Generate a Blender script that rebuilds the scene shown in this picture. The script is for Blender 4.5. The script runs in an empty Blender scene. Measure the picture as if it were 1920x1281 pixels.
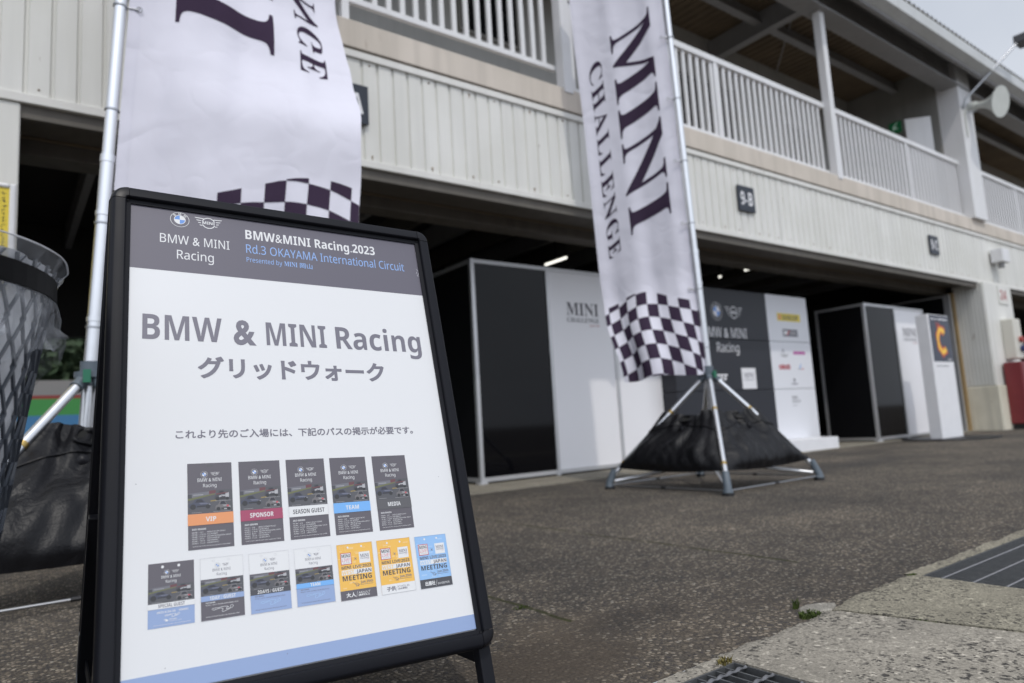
import bpy, bmesh, math, random
from mathutils import Vector, Matrix, noise as mnoise
random.seed(7)
SC = bpy.context.scene
COL = SC.collection
PI = math.pi

# ------------------------------------------------------------------ camera
cd = bpy.data.cameras.new("camera")
cam = bpy.data.objects.new("camera", cd); COL.objects.link(cam)
RIGHT = Vector((0.805678, -0.589612, -0.056924)); UP = Vector((-0.025773, -0.1309, 0.99106)); FWD = Vector((0.591793, 0.797008, 0.12066))
M = Matrix((RIGHT, UP, -FWD)).transposed().to_4x4(); M.translation = (0, 0, 0.54)
cam.matrix_world = M
cd.sensor_width = 36.0; cd.lens = 1290 / 1920 * 36
cd.clip_start = 0.05; cd.clip_end = 2000
cd.dof.use_dof = True; cd.dof.focus_distance = 1.36; cd.dof.aperture_fstop = 3.0; cd.dof.aperture_blades = 9
SC.camera = cam
SC.cycles.use_denoising = True
SC.cycles.max_bounces = 8
SC.cycles.transparent_max_bounces = 12

# ------------------------------------------------------------------ light
SUN_TRAVEL = Vector((0.33, 1.0, -1.60)).normalized()
to_sun = -SUN_TRAVEL
sl = bpy.data.lights.new("sun", 'SUN'); sl.energy = 2.3; sl.angle = math.radians(1.2); sl.color = (1.0, 0.955, 0.89)
so = bpy.data.objects.new("sun", sl); COL.objects.link(so)
so.rotation_euler = SUN_TRAVEL.to_track_quat('-Z', 'Y').to_euler(); so.location = (0, -5, 20)
W = bpy.data.worlds.new("World"); SC.world = W; W.use_nodes = True
nt = W.node_tree; N = nt.nodes; L = nt.links
bg = N['Background']; bg.inputs[1].default_value = 1.0
sky = N.new('ShaderNodeTexSky'); sky.sky_type = 'NISHITA'; sky.sun_disc = False
sky.sun_elevation = math.asin(to_sun.z); sky.sun_rotation = math.atan2(to_sun.x, to_sun.y)
sky.dust_density = 4.0; sky.air_density = 1.2
smul = N.new('ShaderNodeVectorMath'); smul.operation = 'SCALE'; smul.inputs['Scale'].default_value = 0.10
L.new(sky.outputs[0], smul.inputs[0])
tc = N.new('ShaderNodeTexCoord')
nz = N.new('ShaderNodeTexNoise'); nz.inputs['Scale'].default_value = 2.2; nz.inputs['Detail'].default_value = 5; nz.inputs['Roughness'].default_value = 0.55
L.new(tc.outputs['Generated'], nz.inputs['Vector'])
cr = N.new('ShaderNodeValToRGB'); cr.color_ramp.elements[0].position = 0.3; cr.color_ramp.elements[0].color = (1.02, 1.12, 1.30, 1)
cr.color_ramp.elements[1].position = 0.72; cr.color_ramp.elements[1].color = (1.42, 1.50, 1.64, 1)
L.new(nz.outputs[0], cr.inputs[0])
dot = N.new('ShaderNodeVectorMath'); dot.operation = 'DOT_PRODUCT'; dot.inputs[1].default_value = Vector((to_sun.x, to_sun.y, 0.30)).normalized()
L.new(tc.outputs['Generated'], dot.inputs[0])
mx = N.new('ShaderNodeMath'); mx.operation = 'MAXIMUM'; mx.inputs[1].default_value = 0; L.new(dot.outputs['Value'], mx.inputs[0])
pw = N.new('ShaderNodeMath'); pw.operation = 'POWER'; pw.inputs[1].default_value = 1.5; L.new(mx.outputs[0], pw.inputs[0])
ma = N.new('ShaderNodeMath'); ma.operation = 'MULTIPLY_ADD'; ma.inputs[1].default_value = 1.15; ma.inputs[2].default_value = 1.0; L.new(pw.outputs[0], ma.inputs[0])
cm = N.new('ShaderNodeVectorMath'); cm.operation = 'SCALE'; L.new(cr.outputs[0], cm.inputs[0]); L.new(ma.outputs[0], cm.inputs['Scale'])
mixw = N.new('ShaderNodeMix'); mixw.data_type = 'RGBA'; mixw.inputs[0].default_value = 0.80
L.new(smul.outputs[0], mixw.inputs[6]); L.new(cm.outputs[0], mixw.inputs[7])
L.new(mixw.outputs[2], bg.inputs[0])
SC.view_settings.view_transform = 'Standard'; SC.view_settings.look = 'None'
SC.view_settings.exposure = -0.80; SC.view_settings.gamma = 1

# ------------------------------------------------------------------ materials
def newmat(name):
    m = bpy.data.materials.new(name); m.use_nodes = True
    return m, m.node_tree.nodes, m.node_tree.links, m.node_tree.nodes['Principled BSDF']
def pm(name, col, rough=0.5, metal=0.0, var=0.0, vs=6.0, bump=0.0, bs=60.0, coat=0.0, stretch=None, spec=0.5, rvar=0.0):
    m, n, l, b = newmat(name)
    b.inputs['Base Color'].default_value = (*col, 1); b.inputs['Roughness'].default_value = rough; b.inputs['Metallic'].default_value = metal
    b.inputs['Specular IOR Level'].default_value = spec
    if coat: b.inputs['Coat Weight'].default_value = coat; b.inputs['Coat Roughness'].default_value = 0.12
    if var or bump or rvar:
        t = n.new('ShaderNodeTexCoord'); mp = n.new('ShaderNodeMapping'); l.new(t.outputs['Object'], mp.inputs[0])
        if stretch: mp.inputs['Scale'].default_value = stretch
    if var or rvar:
        z = n.new('ShaderNodeTexNoise'); z.inputs['Scale'].default_value = vs; z.inputs['Detail'].default_value = 6; z.inputs['Roughness'].default_value = 0.62
        l.new(mp.outputs[0], z.inputs['Vector'])
        if var:
            r = n.new('ShaderNodeMapRange'); r.inputs[1].default_value = 0.25; r.inputs[2].default_value = 0.75; r.inputs[3].default_value = 1 - var; r.inputs[4].default_value = 1 + var * 0.6
            l.new(z.outputs[0], r.inputs[0])
            s = n.new('ShaderNodeVectorMath'); s.operation = 'SCALE'; s.inputs[0].default_value = col; l.new(r.outputs[0], s.inputs['Scale']); l.new(s.outputs[0], b.inputs['Base Color'])
        if rvar:
            r2 = n.new('ShaderNodeMapRange'); r2.inputs[3].default_value = max(0.02, rough - rvar); r2.inputs[4].default_value = rough + rvar
            l.new(z.outputs[0], r2.inputs[0]); l.new(r2.outputs[0], b.inputs['Roughness'])
    if bump:
        z2 = n.new('ShaderNodeTexNoise'); z2.inputs['Scale'].default_value = bs; z2.inputs['Detail'].default_value = 4
        l.new(mp.outputs[0], z2.inputs['Vector'])
        bp = n.new('ShaderNodeBump'); bp.inputs['Strength'].default_value = bump; bp.inputs['Distance'].default_value = 0.01
        l.new(z2.outputs[0], bp.inputs['Height']); l.new(bp.outputs[0], b.inputs['Normal'])
    return m
def emat(name, col, s):
    m, n, l, b = newmat(name); b.inputs['Base Color'].default_value = (0, 0, 0, 1)
    b.inputs['Emission Color'].default_value = (*col, 1); b.inputs['Emission Strength'].default_value = s
    return m
def node(n, t, **kw):
    x = n.new(t)
    for k, v in kw.items(): setattr(x, k, v)
    return x
def mth(n, l, op, a, b=None, c=None):
    x = n.new('ShaderNodeMath'); x.operation = op
    for i, v in enumerate((a, b, c)):
        if v is None: continue
        if isinstance(v, (int, float)): x.inputs[i].default_value = v
        else: l.new(v, x.inputs[i])
    return x.outputs[0]
def mixc(n, l, fac, a, b, mode='MIX'):
    x = n.new('ShaderNodeMix'); x.data_type = 'RGBA'; x.blend_type = mode
    for i, v in ((0, fac), (6, a), (7, b)):
        if isinstance(v, (int, float)): x.inputs[i].default_value = v
        elif isinstance(v, tuple): x.inputs[i].default_value = (*v, 1)
        else: l.new(v, x.inputs[i])
    return x.outputs[2]

def asphalt():
    m, n, l, b = newmat('asphalt')
    t = n.new('ShaderNodeTexCoord'); P = t.outputs['Object']
    def noise(s, d=4, r=0.6, v=None):
        z = n.new('ShaderNodeTexNoise'); z.inputs['Scale'].default_value = s; z.inputs['Detail'].default_value = d; z.inputs['Roughness'].default_value = r
        l.new(v or P, z.inputs['Vector']); return z.outputs[0]
    def ramp(x, a, c): return mth(n, l, 'MULTIPLY_ADD', x, 1 / (c - a), -a / (c - a))
    def clampramp(x, a, c):
        r = n.new('ShaderNodeMapRange'); r.inputs[1].default_value = a; r.inputs[2].default_value = c; l.new(x, r.inputs[0]); return r.outputs[0]
    wob = n.new('ShaderNodeTexNoise'); wob.inputs['Scale'].default_value = 40; l.new(P, wob.inputs['Vector'])
    va = n.new('ShaderNodeVectorMath'); va.operation = 'MULTIPLY_ADD'; l.new(wob.outputs['Color'], va.inputs[0]); va.inputs[1].default_value = (0.012, 0.012, 0.012); l.new(P, va.inputs[2])
    v = n.new('ShaderNodeTexVoronoi'); v.inputs['Scale'].default_value = 92; v.inputs['Randomness'].default_value = 1.0; l.new(va.outputs[0], v.inputs['Vector'])
    sep = n.new('ShaderNodeSeparateColor'); l.new(v.outputs['Color'], sep.inputs[0])
    stone = n.new('ShaderNodeValToRGB'); e = stone.color_ramp.elements
    e[0].position = 0.0; e[0].color = (0.034, 0.034, 0.038, 1); e[1].position = 1.0; e[1].color = (0.34, 0.32, 0.28, 1)
    for p, c in ((0.25, (0.050, 0.047, 0.047)), (0.48, (0.092, 0.080, 0.068)), (0.70, (0.165, 0.142, 0.113)), (0.88, (0.27, 0.236, 0.19)), (0.97, (0.31, 0.285, 0.24))):
        q = e.new(p); q.color = (*c, 1)
    l.new(sep.outputs[0], stone.inputs[0])
    v2 = n.new('ShaderNodeTexVoronoi'); v2.inputs['Scale'].default_value = 330; l.new(va.outputs[0], v2.inputs['Vector'])
    sep2 = n.new('ShaderNodeSeparateColor'); l.new(v2.outputs['Color'], sep2.inputs[0])
    fine = n.new('ShaderNodeValToRGB'); f = fine.color_ramp.elements; f[0].color = (0.022, 0.02, 0.019, 1); f[1].color = (0.125, 0.11, 0.09, 1); l.new(sep2.outputs[0], fine.inputs[0])
    gap = clampramp(v.outputs['Distance'], 0.38, 0.56)
    c = mixc(n, l, gap, stone.outputs[0], fine.outputs[0])
    # broad tone, dirt, wheel wear
    big = noise(0.7, 6, 0.6); c = mixc(n, l, 1.0, c, mixc(n, l, clampramp(big, 0.35, 0.68), (0.80, 0.80, 0.81), (1.52, 1.47, 1.40)), 'MULTIPLY')
    mid = noise(5.0, 5, 0.65); c = mixc(n, l, 1.0, c, mixc(n, l, clampramp(mid, 0.35, 0.7), (0.80, 0.80, 0.81), (1.17, 1.14, 1.10)), 'MULTIPLY')
    sx = n.new('ShaderNodeSeparateXYZ'); l.new(P, sx.inputs[0]); X = sx.outputs[0]; Y = sx.outputs[1]
    # brown silt lying along the drain
    band = mth(n, l, 'SUBTRACT', 1.0, clampramp(mth(n, l, 'ABSOLUTE', mth(n, l, 'SUBTRACT', Y, 1.22)), 0.05, 0.42))
    xx = clampramp(X, 2.6, 0.6)
    dirt = mth(n, l, 'MULTIPLY', mth(n, l, 'MULTIPLY', band, xx), clampramp(noise(3.4, 5), 0.36, 0.62))
    c = mixc(n, l, mth(n, l, 'MULTIPLY', dirt, 0.72), c, mixc(n, l, noise(260, 3), (0.040, 0.030, 0.022), (0.115, 0.09, 0.066)))
    # silt patches washed up beside the board's foot
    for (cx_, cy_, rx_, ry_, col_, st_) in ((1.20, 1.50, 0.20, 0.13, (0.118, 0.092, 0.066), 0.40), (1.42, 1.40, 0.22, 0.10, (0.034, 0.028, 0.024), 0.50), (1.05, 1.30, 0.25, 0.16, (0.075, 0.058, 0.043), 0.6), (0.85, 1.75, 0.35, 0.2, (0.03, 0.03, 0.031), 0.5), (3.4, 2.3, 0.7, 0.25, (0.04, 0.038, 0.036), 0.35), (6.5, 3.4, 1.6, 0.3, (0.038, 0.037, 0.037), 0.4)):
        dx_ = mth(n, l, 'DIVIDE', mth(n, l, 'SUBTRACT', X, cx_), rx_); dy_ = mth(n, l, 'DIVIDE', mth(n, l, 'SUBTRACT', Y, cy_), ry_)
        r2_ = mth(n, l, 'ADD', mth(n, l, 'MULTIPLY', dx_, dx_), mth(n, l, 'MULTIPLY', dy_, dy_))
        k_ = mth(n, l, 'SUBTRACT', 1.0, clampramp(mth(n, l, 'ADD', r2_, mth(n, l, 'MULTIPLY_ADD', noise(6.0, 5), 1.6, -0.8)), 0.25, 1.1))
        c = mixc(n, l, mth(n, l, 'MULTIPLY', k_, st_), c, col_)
    # mossy paving joints running towards the pits
    for x0, w, y0, y1, s in ((2.285, 0.0065, 1.45, 3.9, 1.0), (1.26, 0.0075, 1.5, 2.3, 1.0), (2.285, 0.005, 3.9, 4.8, 0.7)):
        wv = mth(n, l, 'MULTIPLY_ADD', noise(2.2, 4), 0.09, -0.045)
        d = mth(n, l, 'ABSOLUTE', mth(n, l, 'SUBTRACT', mth(n, l, 'ADD', X, wv), x0))
        k = mth(n, l, 'SUBTRACT', 1.0, clampramp(d, w * 0.6, w * 2.0))
        g = mth(n, l, 'MULTIPLY', mth(n, l, 'GREATER_THAN', Y, y0), mth(n, l, 'LESS_THAN', Y, y1))
        k = mth(n, l, 'MULTIPLY', mth(n, l, 'MULTIPLY', k, g), clampramp(noise(9, 3), 0.3, 0.5))
        c = mixc(n, l, mth(n, l, 'MULTIPLY', k, s), c, mixc(n, l, noise(14, 2), (0.016, 0.014, 0.009), (0.052, 0.056, 0.012)))
    l.new(c, b.inputs['Base Color'])
    b.inputs['Roughness'].default_value = 0.88; b.inputs['Specular IOR Level'].default_value = 0.35
    h = mth(n, l, 'MULTIPLY_ADD', v.outputs['Distance'], -0.8, mth(n, l, 'MULTIPLY', noise(400, 2), 0.5))
    bp = n.new('ShaderNodeBump'); bp.inputs['Strength'].default_value = 1.0; bp.inputs['Distance'].default_value = 0.006
    l.new(h, bp.inputs['Height']); l.new(bp.outputs[0], b.inputs['Normal'])
    return m
def pitted_concrete(name, base, pit, pits=34.0, seed=0.0, amount=1.0):
    m, n, l, b = newmat(name)
    t = n.new('ShaderNodeTexCoord'); mp = n.new('ShaderNodeMapping'); l.new(t.outputs['Object'], mp.inputs[0]); mp.inputs['Location'].default_value = (seed, seed * 2, 0)
    P = mp.outputs[0]
    def noise(s, d=4, r=0.6):
        z = n.new('ShaderNodeTexNoise'); z.inputs['Scale'].default_value = s; z.inputs['Detail'].default_value = d; z.inputs['Roughness'].default_value = r
        l.new(P, z.inputs['Vector']); return z.outputs[0]
    def cl(x, a, c):
        r = n.new('ShaderNodeMapRange'); r.inputs[1].default_value = a; r.inputs[2].default_value = c; l.new(x, r.inputs[0]); return r.outputs[0]
    c = mixc(n, l, cl(noise(4, 6), 0.3, 0.7), tuple(x * 0.72 for x in base), tuple(x * 1.12 for x in base))
    c = mixc(n, l, mth(n, l, 'MULTIPLY', cl(noise(2.6, 5), 0.5, 0.72), 0.45), c, tuple(x * 0.45 for x in base)); c = mixc(n, l, cl(noise(150, 3), 0.35, 0.68), c, tuple(x * 0.55 for x in base))
    c = mixc(n, l, cl(noise(60, 4), 0.58, 0.70), c, tuple(min(1, x * 1.45) for x in base)); c = mixc(n, l, cl(noise(95, 4), 0.52, 0.66), c, tuple(x * 0.5 for x in base))
    hs = []
    for sc, lo, hi, th in ((pits, 0.20, 0.40, 0.42), (pits * 2.3, 0.22, 0.42, 0.45), (pits * 0.55, 0.12, 0.30, 0.62)):
        v = n.new('ShaderNodeTexVoronoi'); v.inputs['Scale'].default_value = sc
        w = n.new('ShaderNodeTexNoise'); w.inputs['Scale'].default_value = sc * 2; l.new(P, w.inputs['Vector'])
        va = n.new('ShaderNodeVectorMath'); va.operation = 'MULTIPLY_ADD'; l.new(w.outputs['Color'], va.inputs[0]); va.inputs[1].default_value = (0.7 / sc,) * 3; l.new(P, va.inputs[2]); l.new(va.outputs[0], v.inputs['Vector'])
        sp = n.new('ShaderNodeSeparateColor'); l.new(v.outputs['Color'], sp.inputs[0])
        hole = mth(n, l, 'MULTIPLY', mth(n, l, 'SUBTRACT', 1.0, cl(v.outputs['Distance'], lo, hi)), mth(n, l, 'GREATER_THAN', sp.outputs[0], th))
        hole = mth(n, l, 'MULTIPLY', hole, cl(noise(4.2, 4), 0.36, 0.55))
        c = mixc(n, l, mth(n, l, 'MULTIPLY', hole, 0.9 * amount), c, pit); hs.append(hole)
    l.new(c, b.inputs['Base Color']); b.inputs['Roughness'].default_value = 0.9; b.inputs['Specular IOR Level'].default_value = 0.3
    h = mth(n, l, 'SUBTRACT', mth(n, l, 'MULTIPLY', noise(170, 3), 0.5), mth(n, l, 'ADD', mth(n, l, 'ADD', hs[0], hs[1]), hs[2]))
    bp = n.new('ShaderNodeBump'); bp.inputs['Strength'].default_value = 0.75; bp.inputs['Distance'].default_value = 0.006
    l.new(h, bp.inputs['Height']); l.new(bp.outputs[0], b.inputs['Normal'])
    return m
def painted(name, col, streak=0.18, rust=0.0, rough=0.45, vs=1.0):
    # weathered paint: vertical rain streaks, blotches, a few rust specks
    m, n, l, b = newmat(name)
    t = n.new('ShaderNodeTexCoord')
    def noise(s, sc, d=5):
        mp = n.new('ShaderNodeMapping'); mp.inputs['Scale'].default_value = sc; l.new(t.outputs['Object'], mp.inputs[0])
        z = n.new('ShaderNodeTexNoise'); z.inputs['Scale'].default_value = s; z.inputs['Detail'].default_value = d; l.new(mp.outputs[0], z.inputs['Vector']); return z.outputs[0]
    def cl(x, a, c):
        r = n.new('ShaderNodeMapRange'); r.inputs[1].default_value = a; r.inputs[2].default_value = c; l.new(x, r.inputs[0]); return r.outputs[0]
    c = mixc(n, l, cl(noise(9 * vs, (1, 1, 0.06)), 0.45, 0.75), col, tuple(x * (1 - streak) for x in col))
    c = mixc(n, l, cl(noise(1.6 * vs, (1, 1, 1)), 0.3, 0.75), c, tuple(x * (1 - streak * 0.8) * k for x, k in zip(col, (1.0, 1.0, 0.97))))
    if rust:
        c = mixc(n, l, mth(n, l, 'MULTIPLY', cl(noise(14, (1, 1, 0.35), 3), 0.70, 0.78), rust), c, (0.16, 0.085, 0.035))
    l.new(c, b.inputs['Base Color']); b.inputs['Roughness'].default_value = rough
    return m
def cloth_mat(name, col):
    m, n, l, b = newmat(name)
    o = n['Material Output']; n.remove(b)
    d = n.new('ShaderNodeBsdfDiffuse'); d.inputs[0].default_value = (*col, 1); tr = n.new('ShaderNodeBsdfTranslucent'); tr.inputs[0].default_value = (*col, 1)
    t = n.new('ShaderNodeTexCoord')
    def nz_(sc, de, di): 
        z = n.new('ShaderNodeTexNoise'); z.inputs['Scale'].default_value = sc; z.inputs['Detail'].default_value = de; z.inputs['Distortion'].default_value = di; l.new(t.outputs['Object'], z.inputs['Vector']); return z.outputs[0]
    ridge = mth(n, l, 'ABSOLUTE', mth(n, l, 'SUBTRACT', nz_(2.3, 1.0, 0.5), 0.5)); ridge2 = mth(n, l, 'ABSOLUTE', mth(n, l, 'SUBTRACT', nz_(5.5, 1.0, 0.3), 0.5))
    cr_ = mth(n, l, 'ADD', mth(n, l, 'MINIMUM', mth(n, l, 'MULTIPLY', ridge, 9.0), 1.0), mth(n, l, 'MULTIPLY', mth(n, l, 'MINIMUM', mth(n, l, 'MULTIPLY', ridge2, 10.0), 1.0), 0.45))
    hh_ = mth(n, l, 'MULTIPLY_ADD', cr_, 0.10, mth(n, l, 'MULTIPLY', nz_(2.0, 2.0, 0.4), 0.9))
    bp = n.new('ShaderNodeBump'); bp.inputs['Strength'].default_value = 0.5; bp.inputs['Distance'].default_value = 0.05; l.new(hh_, bp.inputs['Height'])
    l.new(bp.outputs[0], d.inputs['Normal'])
    x = n.new('ShaderNodeMixShader'); x.inputs[0].default_value = 0.13; l.new(d.outputs[0], x.inputs[1]); l.new(tr.outputs[0], x.inputs[2]); l.new(x.outputs[0], o.inputs[0])
    return m
def film_mat(name, lo, hi, col=(0.75, 0.77, 0.82), sc=9.0):
    m, n, l, b = newmat(name); o = n['Material Output']
    b.inputs['Base Color'].default_value = (*col, 1); b.inputs['Roughness'].default_value = 0.30; b.inputs['Specular IOR Level'].default_value = 0.5
    t = n.new('ShaderNodeTexCoord'); mp = n.new('ShaderNodeMapping'); mp.inputs['Scale'].default_value = (1, 1, 0.5); l.new(t.outputs['Object'], mp.inputs[0])
    z = n.new('ShaderNodeTexNoise'); z.inputs['Scale'].default_value = sc; z.inputs['Detail'].default_value = 6; z.inputs['Distortion'].default_value = 1.6; l.new(mp.outputs[0], z.inputs['Vector'])
    r = n.new('ShaderNodeMapRange'); r.inputs[1].default_value = 0.3; r.inputs[2].default_value = 0.7; r.inputs[3].default_value = lo; r.inputs[4].default_value = hi; l.new(z.outputs[0], r.inputs[0])
    bp = n.new('ShaderNodeBump'); bp.inputs['Strength'].default_value = 0.6; bp.inputs['Distance'].default_value = 0.012; l.new(z.outputs[0], bp.inputs['Height']); l.new(bp.outputs[0], b.inputs['Normal'])
    tr = n.new('ShaderNodeBsdfTransparent'); x = n.new('ShaderNodeMixShader'); l.new(r.outputs[0], x.inputs[0]); l.new(tr.outputs[0], x.inputs[1]); l.new(b.outputs[0], x.inputs[2]); l.new(x.outputs[0], o.inputs[0])
    return m
def vinyl_mat(name, col):
    m, n, l, b = newmat(name)
    b.inputs['Base Color'].default_value = (*col, 1); b.inputs['Roughness'].default_value = 0.42; b.inputs['Specular IOR Level'].default_value = 0.30
    t = n.new('ShaderNodeTexCoord'); mp = n.new('ShaderNodeMapping'); mp.inputs['Scale'].default_value = (1, 1, 0.8); l.new(t.outputs['Object'], mp.inputs[0])
    z = n.new('ShaderNodeTexNoise'); z.inputs['Scale'].default_value = 4.2; z.inputs['Detail'].default_value = 4.5; z.inputs['Distortion'].default_value = 0.7; l.new(mp.outputs[0], z.inputs['Vector'])
    z2 = n.new('ShaderNodeTexNoise'); z2.inputs['Scale'].default_value = 140; l.new(t.outputs['Object'], z2.inputs['Vector'])
    h = mth(n, l, 'MULTIPLY_ADD', z2.outputs[0], 0.03, z.outputs[0])
    bp = n.new('ShaderNodeBump'); bp.inputs['Strength'].default_value = 0.85; bp.inputs['Distance'].default_value = 0.045; l.new(h, bp.inputs['Height']); l.new(bp.outputs[0], b.inputs['Normal'])
    r = n.new('ShaderNodeMapRange'); r.inputs[3].default_value = 0.3; r.inputs[4].default_value = 0.6; l.new(z.outputs[0], r.inputs[0]); l.new(r.outputs[0], b.inputs['Roughness'])
    return m

MT = dict(
    asphalt=asphalt(),
    lid=pitted_concrete('drain_concrete', (0.41, 0.375, 0.315), (0.045, 0.042, 0.04), 44, 0.0),
    lid2=pitted_concrete('drain_concrete_worn', (0.36, 0.33, 0.255), (0.06, 0.055, 0.05), 60, 3.7),
    mortar=pitted_concrete('mortar', (0.40, 0.375, 0.325), (0.2, 0.18, 0.16), 80, 1.0, 0.3),
    strip=pitted_concrete('threshold_concrete', (0.34, 0.31, 0.25), (0.2, 0.18, 0.14), 20, 5.0, 0.4),
    clad=painted('cladding_paint', (0.745, 0.74, 0.705), 0.17, 0.7),
    cladw=painted('trim_paint', (0.75, 0.74, 0.71), 0.14, 0.6),
    slab=painted('beige_render', (0.66, 0.595, 0.525), 0.26, 0.25, 0.85),
    white=painted('white_paint', (0.76, 0.76, 0.78), 0.10, 0.12, 0.35),
    beamgrey=painted('beam_paint', (0.30, 0.30, 0.31), 0.2, 0.2, 0.5),
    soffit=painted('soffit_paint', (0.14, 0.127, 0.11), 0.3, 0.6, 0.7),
    ceil=pm('ceiling_board', (0.16, 0.122, 0.08), 0.8, var=0.3, vs=1.5),
    backwall=painted('balcony_wall', (0.42, 0.42, 0.41), 0.2, 0.0, 0.8),
    crosswall=painted('cross_wall', (0.24, 0.235, 0.22), 0.2, 0.0, 0.8),
    glassdark=pm('dark_glass', (0.01, 0.011, 0.013), 0.08),
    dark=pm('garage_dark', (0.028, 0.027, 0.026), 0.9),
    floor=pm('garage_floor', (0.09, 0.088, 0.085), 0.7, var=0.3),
    gutter=painted('gutter_paint', (0.62, 0.64, 0.65), 0.15, 0.1, 0.4),
    base=painted('column_base', (0.74, 0.70, 0.58), 0.35, 0.6, 0.8),
    alu=pm('aluminium', (0.74, 0.75, 0.77), 0.34, 1.0, rvar=0.12, vs=20),
    aluw=pm('aluminium_frame', (0.60, 0.60, 0.61), 0.45, 0.75, var=0.05),
    plast=pm('blue_grey_plastic', (0.10, 0.125, 0.15), 0.45, var=0.1),
    rubber=pm('black_rubber', (0.012, 0.012, 0.013), 0.7),
    green=pm('green_plastic', (0.02, 0.16, 0.09), 0.5),
    brass=pm('brass', (0.5, 0.35, 0.12), 0.4, 0.9),
    fix=pm('rusty_fixing', (0.30, 0.22, 0.15), 0.8, var=0.4, vs=30), steel=pm('steel', (0.42, 0.43, 0.45), 0.4, 1.0),
    vinyl=vinyl_mat('black_vinyl', (0.004, 0.004, 0.0055)),
    cloth=cloth_mat('white_cloth', (0.75, 0.742, 0.825)),
    ink=cloth_mat('cloth_ink', (0.055, 0.038, 0.065)),
    frame=pm('black_anodised', (0.0095, 0.010, 0.0135), 0.46, 0.0, rvar=0.05, vs=8, spec=0.16),
    corner=pm('black_plastic', (0.009, 0.009, 0.0115), 0.36, spec=0.2),
    blackpanel=pm('black_acrylic', (0.003, 0.003, 0.004), 0.05, spec=0.22),
    whitepanel=pm('white_acrylic', (0.86, 0.855, 0.88), 0.16),
    sidepanel=pm('booth_black', (0.006, 0.006, 0.007), 0.5, spec=0.1),
    backdrop=pm('charcoal_board', (0.026, 0.028, 0.036), 0.42, var=0.05, spec=0.35),
    backdropw=pm('white_board', (0.74, 0.75, 0.79), 0.35),
    plinth=pm('plinth_white', (0.78, 0.78, 0.80), 0.5, var=0.05),
    navy=pm('navy_plate', (0.012, 0.018, 0.032), 0.4, var=0.15),
    inkw=pm('ink_white', (0.78, 0.78, 0.80), 0.5),
    mesh=pm('basket_steel', (0.075, 0.084, 0.102), 0.45, 0.2, var=0.15),
    band=pm('basket_band', (0.004, 0.004, 0.0045), 0.6, spec=0.12),
    film=film_mat('clear_film', 0.07, 0.38, (0.50, 0.52, 0.56), 18.0), filmi=film_mat('liner_film', 0.80, 1.0, (0.66, 0.675, 0.71), 9.0),
    yellow=pm('yellow_board', (0.72, 0.55, 0.035), 0.4), red=pm('cabinet_red', (0.20, 0.025, 0.03), 0.4, var=0.15),
    cream=pm('cream_plastic', (0.62, 0.60, 0.53), 0.4), black=pm('black_ink', (0.015, 0.015, 0.017), 0.5),
    wood=pm('tan_wood', (0.36, 0.25, 0.12), 0.7, var=0.3, vs=12, stretch=(4, 4, 0.4)),
    galv=pm('galvanised_grate', (0.13, 0.135, 0.14), 0.5, 0.45, var=0.35, vs=30, rvar=0.15),
    galvl=pm('galvanised_rod', (0.22, 0.22, 0.23), 0.45, 0.75, var=0.3, vs=60),
    pit=pm('pit_slot_dark', (0.012, 0.012, 0.011), 0.95),
    horn=pm('horn_grey', (0.60, 0.62, 0.58), 0.4, var=0.06),
    moss=pm('moss', (0.055, 0.085, 0.012), 0.9, var=0.4, vs=60), grassd=pm('dry_grass', (0.16, 0.13, 0.035), 0.9, var=0.3, vs=60),
    foliage=pm('hedge_leaf', (0.03, 0.055, 0.022), 0.8, var=0.3, vs=3),
    runr=pm('barrier_red', (0.34, 0.06, 0.06), 0.6), rung=pm('barrier_green', (0.08, 0.36, 0.10), 0.6), runb=pm('barrier_blue', (0.08, 0.26, 0.52), 0.6), runw=pm('barrier_grey', (0.3, 0.3, 0.3), 0.7),
    exitg=emat('exit_green', (0.01, 0.16, 0.06), 0.35), exitw=emat('exit_white', (0.5, 0.7, 0.6), 0.4),
    tube=emat('tube_light', (1.0, 0.98, 0.88), 3.0), lampgrey=pm('lamp_grey', (0.05, 0.05, 0.055), 0.5),
    flame=pm('poster_orange', (0.85, 0.28, 0.02), 0.4), flamey=pm('poster_yellow', (0.95, 0.62, 0.06), 0.4), flamer=pm('poster_red', (0.35, 0.04, 0.03), 0.4), posterdk=pm('poster_navy', (0.022, 0.028, 0.055), 0.25),
)
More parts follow.
